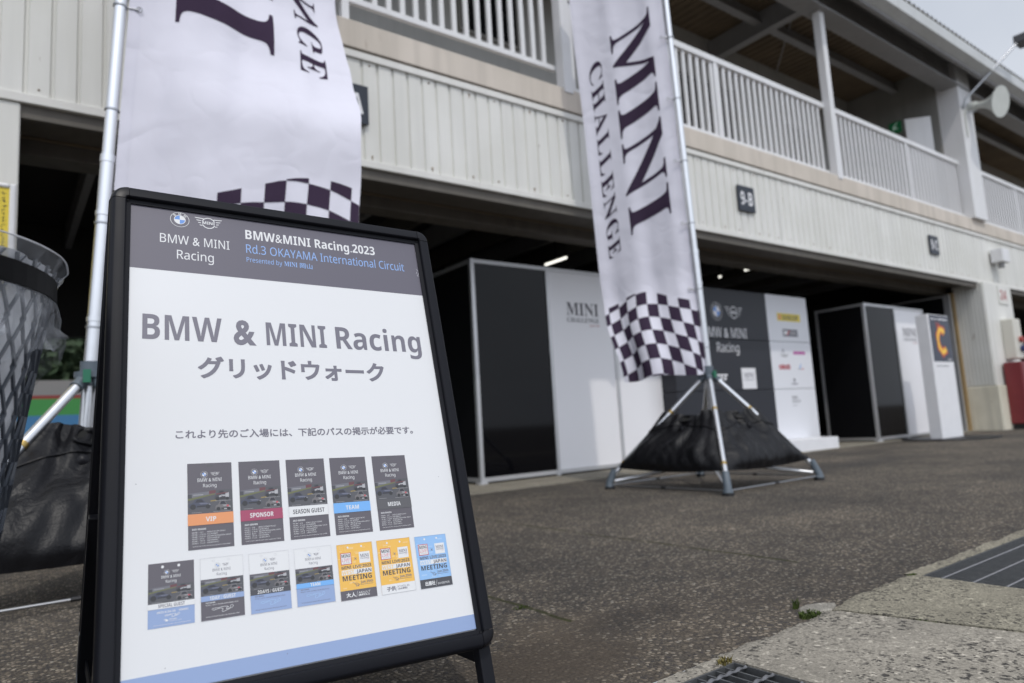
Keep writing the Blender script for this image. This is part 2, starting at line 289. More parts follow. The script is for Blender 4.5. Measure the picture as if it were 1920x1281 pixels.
# printed inks on the poster (glossy clear front sheet = coat)
INK = {}
def ink(k):
    if k in INK: return INK[k]
    cols = dict(paper=(0.725, 0.73, 0.74), paper2=(0.73, 0.735, 0.74), head=(0.105, 0.096, 0.125), pgrey=(0.155, 0.148, 0.185), dk=(0.095, 0.085, 0.102), dk2=(0.05, 0.05, 0.06), line=(0.5, 0.5, 0.53),
        white=(0.73, 0.735, 0.74), blue=(0.265, 0.36, 0.585), ltblue=(0.25, 0.41, 0.75), bmw=(0.11, 0.27, 0.66), orange=(0.74, 0.29, 0.11), crimson=(0.35, 0.045, 0.11), sky=(0.16, 0.41, 0.80), medg=(0.085, 0.083, 0.09),
        yel=(0.82, 0.47, 0.075), yel2=(0.84, 0.56, 0.22), blu=(0.27, 0.48, 0.78), blu2=(0.36, 0.55, 0.80), redf=(0.50, 0.06, 0.08), liv=(0.62, 0.14, 0.18), tar=(0.075, 0.075, 0.085), grs=(0.13, 0.14, 0.055), wal=(0.15, 0.15, 0.175), redw=(0.13, 0.04, 0.048), car1=(0.05, 0.056, 0.09), car1l=(0.14, 0.15, 0.21), glass=(0.02, 0.02, 0.03), carw=(0.42, 0.42, 0.44), tyre=(0.015, 0.015, 0.018), car3=(0.15, 0.14, 0.145), grey=(0.3, 0.3, 0.31), ylw=(0.3, 0.22, 0.06), mag=(0.45, 0.03, 0.3), ylp=(0.75, 0.58, 0.02))
    INK[k] = pm('print_' + k, cols[k], 0.5, coat=0.55)
    INK[k].node_tree.nodes['Principled BSDF'].inputs['Coat Roughness'].default_value = 0.06
    return INK[k]

# ------------------------------------------------------------------ mesh helpers
def wloc(o):
    v = Vector((0, 0, 0))
    while o is not None: v += o.location; o = o.parent
    return v
class MB:
    def __init__(s): s.v = []; s.f = []; s.m = []; s.mats = []
    def mi(s, mat):
        if mat not in s.mats: s.mats.append(mat)
        return s.mats.index(mat)
    def add(s, verts, faces, mat):
        k = len(s.v); i = s.mi(mat); s.v += [tuple(p) for p in verts]
        for f in faces: s.f.append([k + a for a in f]); s.m.append(i)
    def quad(s, a, b, c, d, mat): s.add([a, b, c, d], [(0, 1, 2, 3)], mat)
    def box(s, x0, x1, y0, y1, z0, z1, mat):
        s.add([(x0, y0, z0), (x1, y0, z0), (x1, y1, z0), (x0, y1, z0), (x0, y0, z1), (x1, y0, z1), (x1, y1, z1), (x0, y1, z1)],
              [(0, 3, 2, 1), (4, 5, 6, 7), (0, 1, 5, 4), (1, 2, 6, 5), (2, 3, 7, 6), (3, 0, 4, 7)], mat)
    def bar(s, a, b, w, h, mat, up=(0, 0, 1)):
        a = Vector(a); b = Vector(b); d = (b - a).normalized(); r = d.cross(Vector(up))
        if r.length < 1e-4: r = d.cross(Vector((0, 1, 0)))
        r.normalize(); u = r.cross(d); vs = []
        for p in (a, b):
            for i, j in ((-1, -1), (1, -1), (1, 1), (-1, 1)): vs.append(p + r * (i * w / 2) + u * (j * h / 2))
        s.add(vs, [(0, 1, 2, 3), (7, 6, 5, 4), (0, 4, 5, 1), (1, 5, 6, 2), (2, 6, 7, 3), (3, 7, 4, 0)], mat)
    def tube(s, pts, r, mat, n=14, cap=True):
        pts = [Vector(p) for p in pts]; rr = r if isinstance(r, (list, tuple)) else [r] * len(pts)
        vs = []; fs = []; ref = None
        for i, p in enumerate(pts):
            d = (pts[min(i + 1, len(pts) - 1)] - pts[max(i - 1, 0)]).normalized()
            if ref is None: ref = d.cross(Vector((0, 0, 1)) if abs(d.z) < 0.9 else Vector((1, 0, 0))).normalized()
            u = (ref - d * ref.dot(d)).normalized(); w = d.cross(u); ref = u
            for k in range(n):
                a = 2 * PI * k / n; vs.append(p + (u * math.cos(a) + w * math.sin(a)) * rr[i])
        for i in range(len(pts) - 1):
            for k in range(n): fs.append((i * n + k, i * n + (k + 1) % n, (i + 1) * n + (k + 1) % n, (i + 1) * n + k))
        if cap:
            fs.append(tuple(range(n - 1, -1, -1))); b = (len(pts) - 1) * n; fs.append(tuple(b + k for k in range(n)))
        s.add(vs, fs, mat)
    def grid(s, fn, nu, nv, mat, closed=False):
        vs = [fn(i / nu, j / nv) for j in range(nv + 1) for i in range(nu + 1)]
        s.add(vs, [(j * (nu + 1) + i, j * (nu + 1) + i + 1, (j + 1) * (nu + 1) + i + 1, (j + 1) * (nu + 1) + i) for j in range(nv) for i in range(nu)], mat)
    def prism(s, poly, a, b, axis, mat):
        # extrude a 2D polygon along an axis from a to b
        n = len(poly)
        def P(p, t): return {'x': (t, p[0], p[1]), 'y': (p[0], t, p[1]), 'z': (p[0], p[1], t)}[axis]
        vs = [P(p, a) for p in poly] + [P(p, b) for p in poly]
        s.add(vs, [tuple(range(n)), tuple(range(2 * n - 1, n - 1, -1))] + [(i, n + i, n + (i + 1) % n, (i + 1) % n) for i in range(n)], mat)
    def build(s, name, parent=None, smooth=False, bevel=0.0, local=False, seg=2, sharp=42):
        me = bpy.data.meshes.new(name); o = bpy.data.objects.new(name, me); COL.objects.link(o)
        off = wloc(parent) if (parent is not None and not local) else Vector((0, 0, 0))
        me.from_pydata([(p[0] - off.x, p[1] - off.y, p[2] - off.z) for p in s.v], [], s.f)
        for m in s.mats: me.materials.append(m)
        me.polygons.foreach_set('material_index', s.m)
        bm = bmesh.new(); bm.from_mesh(me); bmesh.ops.recalc_face_normals(bm, faces=bm.faces); bm.to_mesh(me); bm.free()
        if smooth:
            me.polygons.foreach_set('use_smooth', [True] * len(me.polygons))
            try: me.set_sharp_from_angle(angle=math.radians(sharp))
            except Exception: pass
        me.update()
        if parent is not None: o.parent = parent
        if bevel:
            b = o.modifiers.new('bevel', 'BEVEL'); b.width = bevel; b.segments = seg; b.limit_method = 'ANGLE'
        return o
def thing(name, label, cat, loc=(0, 0, 0), group=None):
    o = bpy.data.objects.new(name, None); COL.objects.link(o); o.location = loc; o.empty_display_size = 0.1
    o['label'] = label; o['category'] = cat
    if group: o['group'] = group
    return o
def tag(o, label, cat, group=None):
    o['label'] = label; o['category'] = cat
    if group: o['group'] = group
    return o
def struct(o): o['kind'] = 'structure'; return o
def kids(o): return [c for c in bpy.data.objects if c.parent == o]
def dup(root, loc, label):
    r = root.copy(); COL.objects.link(r); r.location = loc; r['label'] = label
    for ch in kids(root):
        c = ch.copy(); COL.objects.link(c); c.parent = r
        for g in kids(ch):
            d = g.copy(); COL.objects.link(d); d.parent = c
    return r

# ------------------------------------------------------------------ lettering
def mp(s, style):
    base = dict(sans=(0x1D5A0, 0x1D5BA, 0x1D7E2), bold=(0x1D5D4, 0x1D5EE, 0x1D7EC), serif=(0x1D400, 0x1D41A, 0x1D7CE)).get(style)
    if not base: return s
    out = ''
    for c in s:
        if 'A' <= c <= 'Z': out += chr(base[0] + ord(c) - 65)
        elif 'a' <= c <= 'z': out += chr(base[1] + ord(c) - 97)
        elif '0' <= c <= '9': out += chr(base[2] + ord(c) - 48)
        else: out += c
    return out
TC = {}
def glyphs(body, style, res=3, off=0.0, space=1.0):
    k = (body, style, res, off, space)
    if k in TC: return TC[k]
    c = bpy.data.curves.new('t', 'FONT'); c.body = mp(body, style); c.resolution_u = res; c.offset = off; c.space_character = space
    o = bpy.data.objects.new('t', c); COL.objects.link(o)
    dg = bpy.context.evaluated_depsgraph_get(); me = bpy.data.meshes.new_from_object(o.evaluated_get(dg))
    v = [(p.co.x, p.co.y) for p in me.vertices]; f = [tuple(p.vertices) for p in me.polygons]
    bpy.data.objects.remove(o); bpy.data.curves.remove(c); bpy.data.meshes.remove(me)
    TC[k] = (v, f); return TC[k]
CAPH = {}
def caph(style):
    if style not in CAPH:
        v, _ = glyphs('H', style); CAPH[style] = max(p[1] for p in v)
    return CAPH[style]
class Print:
    """flat printing: 2D shapes at rising layers, mapped through fn(x, y, layer)"""
    def __init__(s, fn, ink): s.mb = MB(); s.fn = fn; s.ink = ink
    def poly(s, pts, col, lay): s.mb.add([s.fn(x, y, lay) for x, y in pts], [tuple(range(len(pts)))], s.ink(col))
    def rect(s, x0, y0, x1, y1, col, lay): s.poly([(x0, y0), (x1, y0), (x1, y1), (x0, y1)], col, lay)
    def disc(s, cx, cy, r, col, lay, n=28, a0=0, a1=2 * PI):
        pts = [(cx + r * math.cos(a0 + (a1 - a0) * i / n), cy + r * math.sin(a0 + (a1 - a0) * i / n)) for i in range(n + (0 if a1 - a0 > 6.2 else 1))]
        if a1 - a0 < 6.2: pts.append((cx, cy))
        s.poly(pts, col, lay)
    def stroke(s, pts, w, col, lay, closed=False):
        q = pts + [pts[0]] if closed else pts
        for a, b in zip(q[:-1], q[1:]):
            d = Vector((b[0] - a[0], b[1] - a[1])); 
            if d.length < 1e-9: continue
            d.normalize(); nx, ny = -d.y * w / 2, d.x * w / 2
            s.poly([(a[0] + nx, a[1] + ny), (b[0] + nx, b[1] + ny), (b[0] - nx, b[1] - ny), (a[0] - nx, a[1] - ny)], col, lay)
    def ring(s, cx, cy, r0, r1, col, lay, n=32):
        for i in range(n):
            a, b = 2 * PI * i / n, 2 * PI * (i + 1) / n
            s.poly([(cx + r * math.cos(t), cy + r * math.sin(t)) for r, t in ((r0, a), (r1, a), (r1, b), (r0, b))], col, lay)
    def text(s, body, style, x, y, cap, col, lay, w=None, align='l', res=3, off=0.0, space=1.0, rot=0.0, jp=False, fat=0.0):
        v, f = glyphs(body, style, res, off, space)
        if not v: return
        x0 = min(p[0] for p in v); x1 = max(p[0] for p in v)
        if jp: yb = min(p[1] for p in v); H = max(p[1] for p in v) - yb
        else: yb = 0.0; H = caph(style)
        sy = cap / H; sx = (w / (x1 - x0)) if w else sy
        W_ = (x1 - x0) * sx; ox = {'l': 0, 'c': -W_ / 2, 'r': -W_}[align]
        ca, sa = math.cos(rot), math.sin(rot)
        for k, (dx, dy) in enumerate(((0, 0), (fat, 0), (0, fat), (fat, fat)) if fat else ((0, 0),)):
            pts = []
            for p in v:
                lx = (p[0] - x0) * sx + ox + dx; ly = (p[1] - yb) * sy + dy
                pts.append(s.fn(x + lx * ca - ly * sa, y + lx * sa + ly * ca, lay + k * 0.2))
            s.mb.add(pts, f, s.ink(col))
    def roundel(s, cx, cy, r, lay, ring='white', body='head', letters=True):
        s.ring(cx, cy, r * 0.95, r, ring, lay + 1)
        if body: s.ring(cx, cy, r * 0.60, r * 0.95, body, lay)
        s.ring(cx, cy, r * 0.55, r * 0.61, ring, lay + 1)
        for q in range(4): s.disc(cx, cy, r * 0.56, ('white', 'bmw')[q % 2], lay, 8, q * PI / 2, (q + 1) * PI / 2)
        if letters:
            for ch, a in (('B', 2.35), ('M', 1.57), ('W', 0.79)):
                s.text(ch, 'bold', cx + math.cos(a) * r * 0.64, cy + math.sin(a) * r * 0.64, r * 0.26, ring, lay + 2, align='c', rot=a - PI / 2)
    def wings(s, cx, cy, w, h, col, lay, name=True, bg='head'):
        r = h * 0.47; n = 4
        s.ring(cx, cy, r * 0.86, r, col, lay)
        for sg in (-1, 1):
            for i in range(n):
                yy = cy + h * (0.36 - 0.20 * i); o = w * (0.5 - 0.055 * i); inr = math.sqrt(max(0.01, (r * 1.05) ** 2 - (yy - cy) ** 2)) if abs(yy - cy) < r else r * 0.3
                s.poly([(cx + sg * o, yy + h * 0.045), (cx + sg * inr, yy + h * 0.02), (cx + sg * inr, yy - h * 0.045), (cx + sg * (o - w * 0.03), yy - h * 0.02)], col, lay)
        if name:
            s.rect(cx - r * 1.1, cy - h * 0.16, cx + r * 1.1, cy + h * 0.16, bg, lay + 1)
            s.text('MINI', 'bold', cx, cy - h * 0.115, h * 0.24, col, lay + 2, w=r * 1.8, align='c')
def subdivide(v, f, L_):
    """split triangles until no edge is longer than L_ (2D points)"""
    v = [tuple(p) for p in v]; out = []; cache = {}
    st = []
    for t in f:
        for i in range(1, len(t) - 1): st.append((t[0], t[i], t[i + 1]))
    def mid(a, b):
        k = (min(a, b), max(a, b))
        if k not in cache: v.append(tuple((v[a][i] + v[b][i]) / 2 for i in range(2))); cache[k] = len(v) - 1
        return cache[k]
    while st:
        t = st.pop(); e = [math.dist(v[t[i]], v[t[(i + 1) % 3]]) for i in range(3)]; i = e.index(max(e))
        if e[i] <= L_: out.append(t); continue
        a, b, c = t[i], t[(i + 1) % 3], t[(i + 2) % 3]; m_ = mid(a, b); st += [(a, m_, c), (m_, b, c)]
    return v, out

# ================================================================== SETTING
b = MB()
b.quad((-150, 1.045, 0), (200, 1.045, 0), (200, 160, 0), (-150, 160, 0), MT['asphalt'])
b.quad((-150, -150, 0), (200, -150, 0), (200, 0.30, 0), (-150, 0.30, 0), MT['asphalt'])
b.quad((-150, 0.30, 0), (-0.6, 0.30, 0), (-0.6, 1.045, 0), (-150, 1.045, 0), MT['asphalt'])
b.quad((9.0, 0.30, 0), (200, 0.30, 0), (200, 1.045, 0), (9.0, 1.045, 0), MT['asphalt'])
struct(b.build('ground'))
b = MB()   # drain channel below the grates
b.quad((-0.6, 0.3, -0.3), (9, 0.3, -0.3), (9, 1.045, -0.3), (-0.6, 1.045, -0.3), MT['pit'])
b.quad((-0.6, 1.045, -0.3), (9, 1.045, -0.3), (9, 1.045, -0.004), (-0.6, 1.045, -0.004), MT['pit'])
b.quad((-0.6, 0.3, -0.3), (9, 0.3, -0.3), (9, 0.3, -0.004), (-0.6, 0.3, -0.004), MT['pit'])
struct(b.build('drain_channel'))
b = MB(); b.box(-3, 20, 4.78, 5.62, -0.05, 0.012, MT['strip']); struct(b.build('pavement'))
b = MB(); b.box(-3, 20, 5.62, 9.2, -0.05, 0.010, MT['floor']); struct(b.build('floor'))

# ------------------------------------------------------------------ drain: concrete lids with broken edges and steel grates
def jag(x, s=1.0, k=0.0):
    return s * (0.011 * mnoise.noise(Vector((x * 9 + k, 0.3, 1))) + 0.010 * mnoise.noise(Vector((x * 31 + k, 2.3, 1))) + 0.006 * mnoise.noise(Vector((x * 90, k, 4))))
def lid(name, label, x0, x1, y0, edge, mat, left=None, right=None, top=0.006, cat='drain cover', n=170):
    b = MB(); back = []
    for i in range(n + 1):
        x = x0 + (x1 - x0) * i / n; back.append((x, edge(x) + jag(x)))
    J = 10; vs = []; fs = []
    for j in range(J + 1):
        for i in range(n + 1):
            t = j / J; t = 1 - (1 - t) ** 2
            xl = (left(t) if callable(left) else x0); xr = (right(t) if callable(right) else x1)
            u = i / n; x = xl + (xr - xl) * u; yb = edge(x) + jag(x); y = y0 + (yb - y0) * t
            z = top - 0.010 * max(0.0, (t - 0.985) / 0.015) + 0.0012 * mnoise.noise(Vector((x * 14, y * 14, 0)))
            vs.append((x, y, z))
    for j in range(J):
        for i in range(n): a = j * (n + 1) + i; fs.append((a, a + 1, a + n + 2, a + n + 1))
    b.add(vs, fs, mat)
    # skirt
    k = J * (n + 1); sk = [vs[k + i] for i in range(n + 1)] + [(vs[k + i][0], vs[k + i][1] + 0.004, -0.03) for i in range(n + 1)]
    b.add(sk, [(i, i + 1, n + 2 + i, n + 1 + i) for i in range(n)], mat)
    for ii in (0, n):
        sd = [vs[j * (n + 1) + ii] for j in range(J + 1)] + [(vs[j * (n + 1) + ii][0], vs[j * (n + 1) + ii][1], -0.05) for j in range(J + 1)]
        b.add(sd, [(j, j + 1, J + 2 + j, J + 1 + j) for j in range(J)], mat)
    return tag(b.build(name, smooth=True), label, cat)
# crack between the two lids runs from (1.79,1.046) to (1.84,.82)
def crack(y, side): return 1.79 + (1.046 - y) * 0.24 + 0.008 * mnoise.noise(Vector((y * 22, 0, 3))) + side
lid('concrete_cover', 'pale pitted concrete drain cover beside the near grate, chipped at its far corner', 1.292, 1.79, 0.30, lambda x: 1.055, MT['lid'], right=lambda t: crack(0.30 + t * 0.75, -0.007))
lid('concrete_cover', 'rough yellowish concrete drain cover in front of the fine-ribbed grate', 1.80, 2.31, 0.30, lambda x: 1.085 if x > 1.9 else 1.062 + (x - 1.8) * 0.2, MT['lid2'], left=lambda t: crack(0.30 + t * 0.75, 0.006), right=lambda t: 2.305)
# mortar chip
b = MB(); pts = [(1.705, 1.10), (1.74, 1.125), (1.785, 1.128), (1.835, 1.105), (1.862, 1.075), (1.815, 1.055), (1.785, 1.052), (1.75, 1.062), (1.715, 1.075)]
n = len(pts); b.add([(x, y, -0.01) for x, y in pts] + [(1.785 + (x - 1.785) * 0.86, 1.088 + (y - 1.088) * 0.86, 0.0075) for x, y in pts], [tuple(range(n, 2 * n))] + [(i, (i + 1) % n, n + (i + 1) % n, n + i) for i in range(n)], MT['mortar'])
tag(b.build('mortar_lump', smooth=True, bevel=0.003), 'smooth rounded lump of mortar at the corner of the pitted concrete drain cover', 'mortar')
# concrete rims behind grates
def rim(label, x0, x1, ya, yb, mat):
    b = MB(); n = 160; a = [(x0 + (x1 - x0) * i / n) for i in range(n + 1)]
    vs = [(x, ya, 0.004) for x in a] + [(x, yb + jag(x, 0.7, 5), 0.004 + 0.003 * mnoise.noise(Vector((x * 60, 3, 1)))) for x in a] + [(x, yb + 0.006 + jag(x, 0.7, 5), -0.02) for x in a] + [(x, ya, -0.06) for x in a]
    fs = []
    for r in (0, 1): fs += [(r * (n + 1) + i, r * (n + 1) + i + 1, (r + 1) * (n + 1) + i + 1, (r + 1) * (n + 1) + i) for i in range(n)]
    fs += [(3 * (n + 1) + i, 3 * (n + 1) + i + 1, i + 1, i) for i in range(n)]
    b.add(vs, fs, mat); return tag(b.build('kerb_strip', smooth=True), label, 'kerb')
rim('thin crumbling concrete rim behind the near heavy grate', 0.2, 1.292, 1.000, 1.036, MT['lid'])
rim('narrow pale concrete rim along the back of the fine-ribbed grate', 2.31, 6.0, 1.052, 1.098, MT['lid2'])
def grate(name, label, x0, x1, y0, y1, pitch, bw, dep, rods, group, rs=1.0):
    t = thing(name, label, 'grate', ((x0 + x1) / 2, (y0 + y1) / 2, 0.0), group)
    b = MB(); x = x0 + bw
    while x < x1 - bw * 0.5: b.box(x - bw / 2, x + bw / 2, y0 + 0.004, y1 - 0.004, -dep, 0.001, MT['galv']); x += pitch
    b.build('load_bar', t)
    b = MB(); b.box(x0, x1, y1 - 0.004, y1, -dep, 0.003, MT['galv']); b.box(x0, x1, y0, y0 + 0.004, -dep, 0.003, MT['galv']); b.box(x0 - 0.004, x0, y0, y1, -dep, 0.003, MT['galv']); b.box(x1, x1 + 0.004, y0, y1, -dep, 0.003, MT['galv']); b.build('edge_frame', t)
    for yy in rods:
        b = MB(); pts = []; rr = []; k = int((x1 - x0) / pitch * 4)
        for i in range(k + 1): pts.append((x0 + (x1 - x0) * i / k, yy, 0.0015 + 0.0014 * math.sin(i * PI / 2))); rr.append((0.0036 + 0.0013 * math.sin(i * PI / 2 + 0.7)) * rs)
        b.tube(pts, rr, MT['galvl'], 8); b.build('cross_rod', t, smooth=True)
grate('drain_grate', 'heavy steel drain grate with deep open bars at the bottom edge of the picture', 0.62, 1.286, 0.50, 0.998, 0.030, 0.005, 0.038, (0.965, 0.90, 0.835, 0.77, 0.70), 'steel drain grates')
grate('drain_grate', 'fine-ribbed dark steel drain grate set flush beyond the concrete covers', 2.318, 4.3, 0.50, 1.050, 0.0125, 0.004, 0.025, (0.995, 0.91, 0.825, 0.74, 0.66), 'steel drain grates', 0.6)
grate('drain_grate', 'second fine-ribbed dark steel drain grate farther along the channel', 4.32, 6.0, 0.50, 1.050, 0.0125, 0.004, 0.025, (0.995, 0.91, 0.825, 0.74), 'steel drain grates', 0.6)
lid('concrete_cover', 'far concrete drain cover beyond the second fine-ribbed grate', 6.02, 9.0, 0.30, lambda x: 1.085, MT['lid2'])
# weeds
def weed(label, x, y, n, h, spread, mat, seed):
    rnd = random.Random(seed); b = MB()
    for i in range(n):
        a = rnd.uniform(0, 2 * PI); d = spread * math.sqrt(rnd.random()); px, py = x + d * math.cos(a), y + 0.5 * d * math.sin(a); hh = h * rnd.uniform(0.3, 1); w = rnd.uniform(0.0012, 0.0028)
        le = rnd.uniform(0, 2 * PI); bx, by = 0.5 * hh * math.cos(le), 0.5 * hh * math.sin(le); nx, ny = -math.sin(le) * w, math.cos(le) * w
        b.add([(px - nx, py - ny, -0.002), (px + nx, py + ny, -0.002), (px + bx * 0.4 + nx, py + by * 0.4 + ny, hh * 0.6), (px + bx * 0.4 - nx, py + by * 0.4 - ny, hh * 0.6), (px + bx, py + by, hh)], [(0, 1, 2, 3), (3, 2, 4)], mat)
    return tag(b.build('weed_tuft'), label, 'weed')
weed('dense green moss tuft in front of the mortar lump', 1.712, 1.068, 260, 0.014, 0.040, MT['moss'], 1)
weed('thin green sprig standing behind the mortar lump', 1.752, 1.136, 26, 0.034, 0.012, MT['moss'], 2)
weed('dry yellow grass tuft at the corner of the near heavy grate', 1.268, 1.008, 70, 0.018, 0.022, MT['grassd'], 3)
weed('small moss patch at the corner of the fine-ribbed grate', 2.305, 1.075, 90, 0.008, 0.02, MT['moss'], 4)
weed('moss growing in the crack between the two concrete covers', 1.835, 0.84, 220, 0.006, 0.05, MT['moss'], 6)
weed('tiny moss clumps on the paving joint', 1.25, 1.72, 40, 0.006, 0.03, MT['moss'], 5)

# ------------------------------------------------------------------ pit building
PB = thing('pit_building', 'long two-storey pit garage building with ribbed pale cladding and an upper balcony', 'building', (6.6, 6.5, 0))
X0, X1 = -3.0, 34.0; YF = 4.5
b = MB(); x = X0; prof = []
while x < X1:
    prof += [(x, YF), (x + 0.100, YF), (x + 0.108, YF + 0.016), (x + 0.120, YF + 0.016)]; x += 0.1275
vs = [(p[0], p[1], 2.53) for p in prof] + [(p[0], p[1], 3.33) for p in prof]; n = len(prof)
b.add(vs, [(i, i + 1, n + i + 1, n + i) for i in range(n - 1)], MT['clad'])
rnd = random.Random(5); x = X0 + 0.05
while x < X1:
    for z_ in (2.575, 3.285):
        r_ = rnd.uniform(0.006, 0.010); b.tube([(x, YF - 0.004, z_ + rnd.uniform(-0.006, 0.006)), (x, YF + 0.001, z_)], r_, MT['fix'], 7)
        if rnd.random() < 0.4: w_ = rnd.uniform(0.004, 0.008); b.quad((x - w_, YF - 0.0012, z_), (x + w_, YF - 0.0012, z_), (x + w_ * 0.5, YF - 0.0012, z_ - rnd.uniform(0.02, 0.045)), (x - w_ * 0.3, YF - 0.0012, z_ - 0.03), MT['fix'])
    x += 0.1275 * rnd.choice((2, 3, 3, 4))
b.build('cladding', PB)
b = MB(); b.box(X0, X1, YF - 0.02, YF + 0.03, 3.315, 3.37, MT['cladw']); b.box(X0, 4.97, YF - 0.015, YF + 0.03, 2.48, 2.535, MT['cladw']); b.box(5.10, X1, YF - 0.015, YF + 0.03, 2.48, 2.535, MT['cladw'])
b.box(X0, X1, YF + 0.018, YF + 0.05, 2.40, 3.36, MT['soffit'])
b.build('cladding_trim', PB, bevel=0.004)
b = MB()  # torn trim near the middle; the black face paints the hole's shade
b.add([(4.97, YF - 0.015, 2.535), (4.97, YF - 0.015, 2.48), (5.05, YF - 0.07, 2.44), (5.06, YF - 0.06, 2.50), (5.1, YF - 0.02, 2.47), (5.1, YF - 0.02, 2.53)], [(0, 1, 2, 3), (3, 2, 4, 5)], MT['cladw']); b.add([(4.98, YF - 0.01, 2.49), (5.10, YF - 0.03, 2.45), (5.06, YF + 0.05, 2.42), (4.99, YF + 0.05, 2.45)], [(0, 1, 2, 3)], MT['black']); b.build('bent_trim', PB)
b = MB(); b.box(X0, X1, YF - 0.03, 6.45, 3.385, 3.60, MT['slab']); b.build('balcony_slab', PB, bevel=0.006)
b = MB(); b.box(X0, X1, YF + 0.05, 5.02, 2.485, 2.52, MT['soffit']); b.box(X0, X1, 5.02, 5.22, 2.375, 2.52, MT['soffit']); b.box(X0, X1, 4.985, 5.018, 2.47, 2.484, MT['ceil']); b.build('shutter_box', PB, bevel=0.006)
b = MB()  # dark garage shell
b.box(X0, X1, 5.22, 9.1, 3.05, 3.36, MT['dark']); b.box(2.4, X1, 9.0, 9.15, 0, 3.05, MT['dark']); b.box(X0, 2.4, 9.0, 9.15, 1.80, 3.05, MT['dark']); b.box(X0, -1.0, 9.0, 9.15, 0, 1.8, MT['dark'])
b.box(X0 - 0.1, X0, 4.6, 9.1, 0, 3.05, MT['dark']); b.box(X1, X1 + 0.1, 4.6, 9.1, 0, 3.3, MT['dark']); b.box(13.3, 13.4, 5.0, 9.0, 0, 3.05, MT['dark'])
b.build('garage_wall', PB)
b = MB()
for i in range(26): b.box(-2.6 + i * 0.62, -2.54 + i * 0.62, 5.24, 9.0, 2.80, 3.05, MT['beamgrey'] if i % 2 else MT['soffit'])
b.build('ceiling_joist', PB)
def column(x0, x1, y0, y1, z0, z1, mat): 
    b = MB(); b.box(x0, x1, y0, y1, z0, z1, mat); return b
b = column(-0.75, 0.03, 4.5, 4.9, 0, 2.48, MT['clad']); b.build('column', PB, bevel=0.01)
# right column: ribbed reveal + base
b = MB(); b.box(13.2, 14.42, 4.43, 4.9, 0.74, 2.475, MT['clad'])
for k in range(8): b.box(13.185, 13.1995, 4.45 + k * 0.056, 4.478 + k * 0.056, 0.76, 2.47, MT['clad'])
b.build('column', PB)
b = MB(); b.box(13.17, 14.46, 4.40, 4.93, -0.01, 0.735, MT['base']); b.build('column_base', PB, bevel=0.015)
b = MB(); b.box(13.24, 13.78, 4.40, 4.75, 3.6, 6.5, MT['white']); b.build('column', PB, bevel=0.01)
for px in (4.14, 8.95):
    b = MB(); b.box(px - 0.055, px + 0.055, 4.46, 4.57, 3.56, 6.0, MT['white']); b.build('post', PB, bevel=0.006)
b = MB(); b.box(18.0, 18.5, 4.40, 4.75, 3.6, 6.5, MT['white']); b.build('column', PB, bevel=0.01)
b = MB(); b.box(X0, X1, 4.38, 4.66, 5.97, 5.995, MT['beamgrey']); b.box(X0, X1, 4.38, 4.66, 6.42, 6.445, MT['beamgrey']); b.box(X0, X1, 4.50, 4.525, 5.995, 6.42, MT['beamgrey'])
b.build('roof_beam', PB)
b = MB(); b.box(X0, X1, 5.34, 5.46, 6.26, 6.28, MT['beamgrey']); b.box(X0, X1, 5.39, 5.41, 6.28, 6.45, MT['beamgrey'])
for rx in (4.14, 8.95): b.box(rx - 0.07, rx + 0.07, 4.66, 6.4, 6.10, 6.12, MT['beamgrey']); b.box(rx - 0.012, rx + 0.012, 4.66, 6.4, 6.12, 6.45, MT['beamgrey'])
b.tube([(8.9, 4.7, 6.4), (6.2, 6.3, 6.42)], 0.012, MT['beamgrey'], 6); b.tube([(8.9, 4.7, 6.4), (10.8, 6.3, 6.42)], 0.012, MT['beamgrey'], 6)
b.build('rafter', PB)
b = MB(); prof = []; x = X0
while x < X1: prof += [(x, 0.0), (x + 0.05, 0.0), (x + 0.07, 0.035), (x + 0.13, 0.035), (x + 0.15, 0.0)]; x += 0.15
n = len(prof); vs = [(p[0], 4.03, 6.44 + p[1]) for p in prof] + [(p[0], 6.6, 6.50 + p[1]) for p in prof]
b.add(vs, [(i, i + 1, n + i + 1, n + i) for i in range(n - 1)], MT['ceil']); b.add([(p[0], p[1], p[2] + 0.02) for p in vs], [(i, i + 1, n + i + 1, n + i) for i in range(n - 1)], MT['gutter']); b.build('roof', PB)
b = MB(); b.prism([(4.14, 6.14), (4.0, 6.20), (3.985, 6.37), (4.02, 6.37), (4.03, 6.24), (4.14, 6.20)], X0, X1, 'x', MT['gutter']); b.box(X0, X1, 4.14, 4.20, 6.10, 6.44, MT['beamgrey'])
x = X0
while x < X1: b.box(x, x + 0.012, 3.99, 4.03, 6.37, 6.385, MT['beamgrey']); x += 0.6
b.build('gutter', PB)
b = MB(); b.box(X0, X1, 6.32, 6.44, 3.6, 6.5, MT['backwall']); b.build('balcony_wall', PB)
b = MB(); b.box(13.2, 13.32, 4.75, 6.32, 3.6, 6.46, MT['crosswall']); b.build('cross_wall', PB)
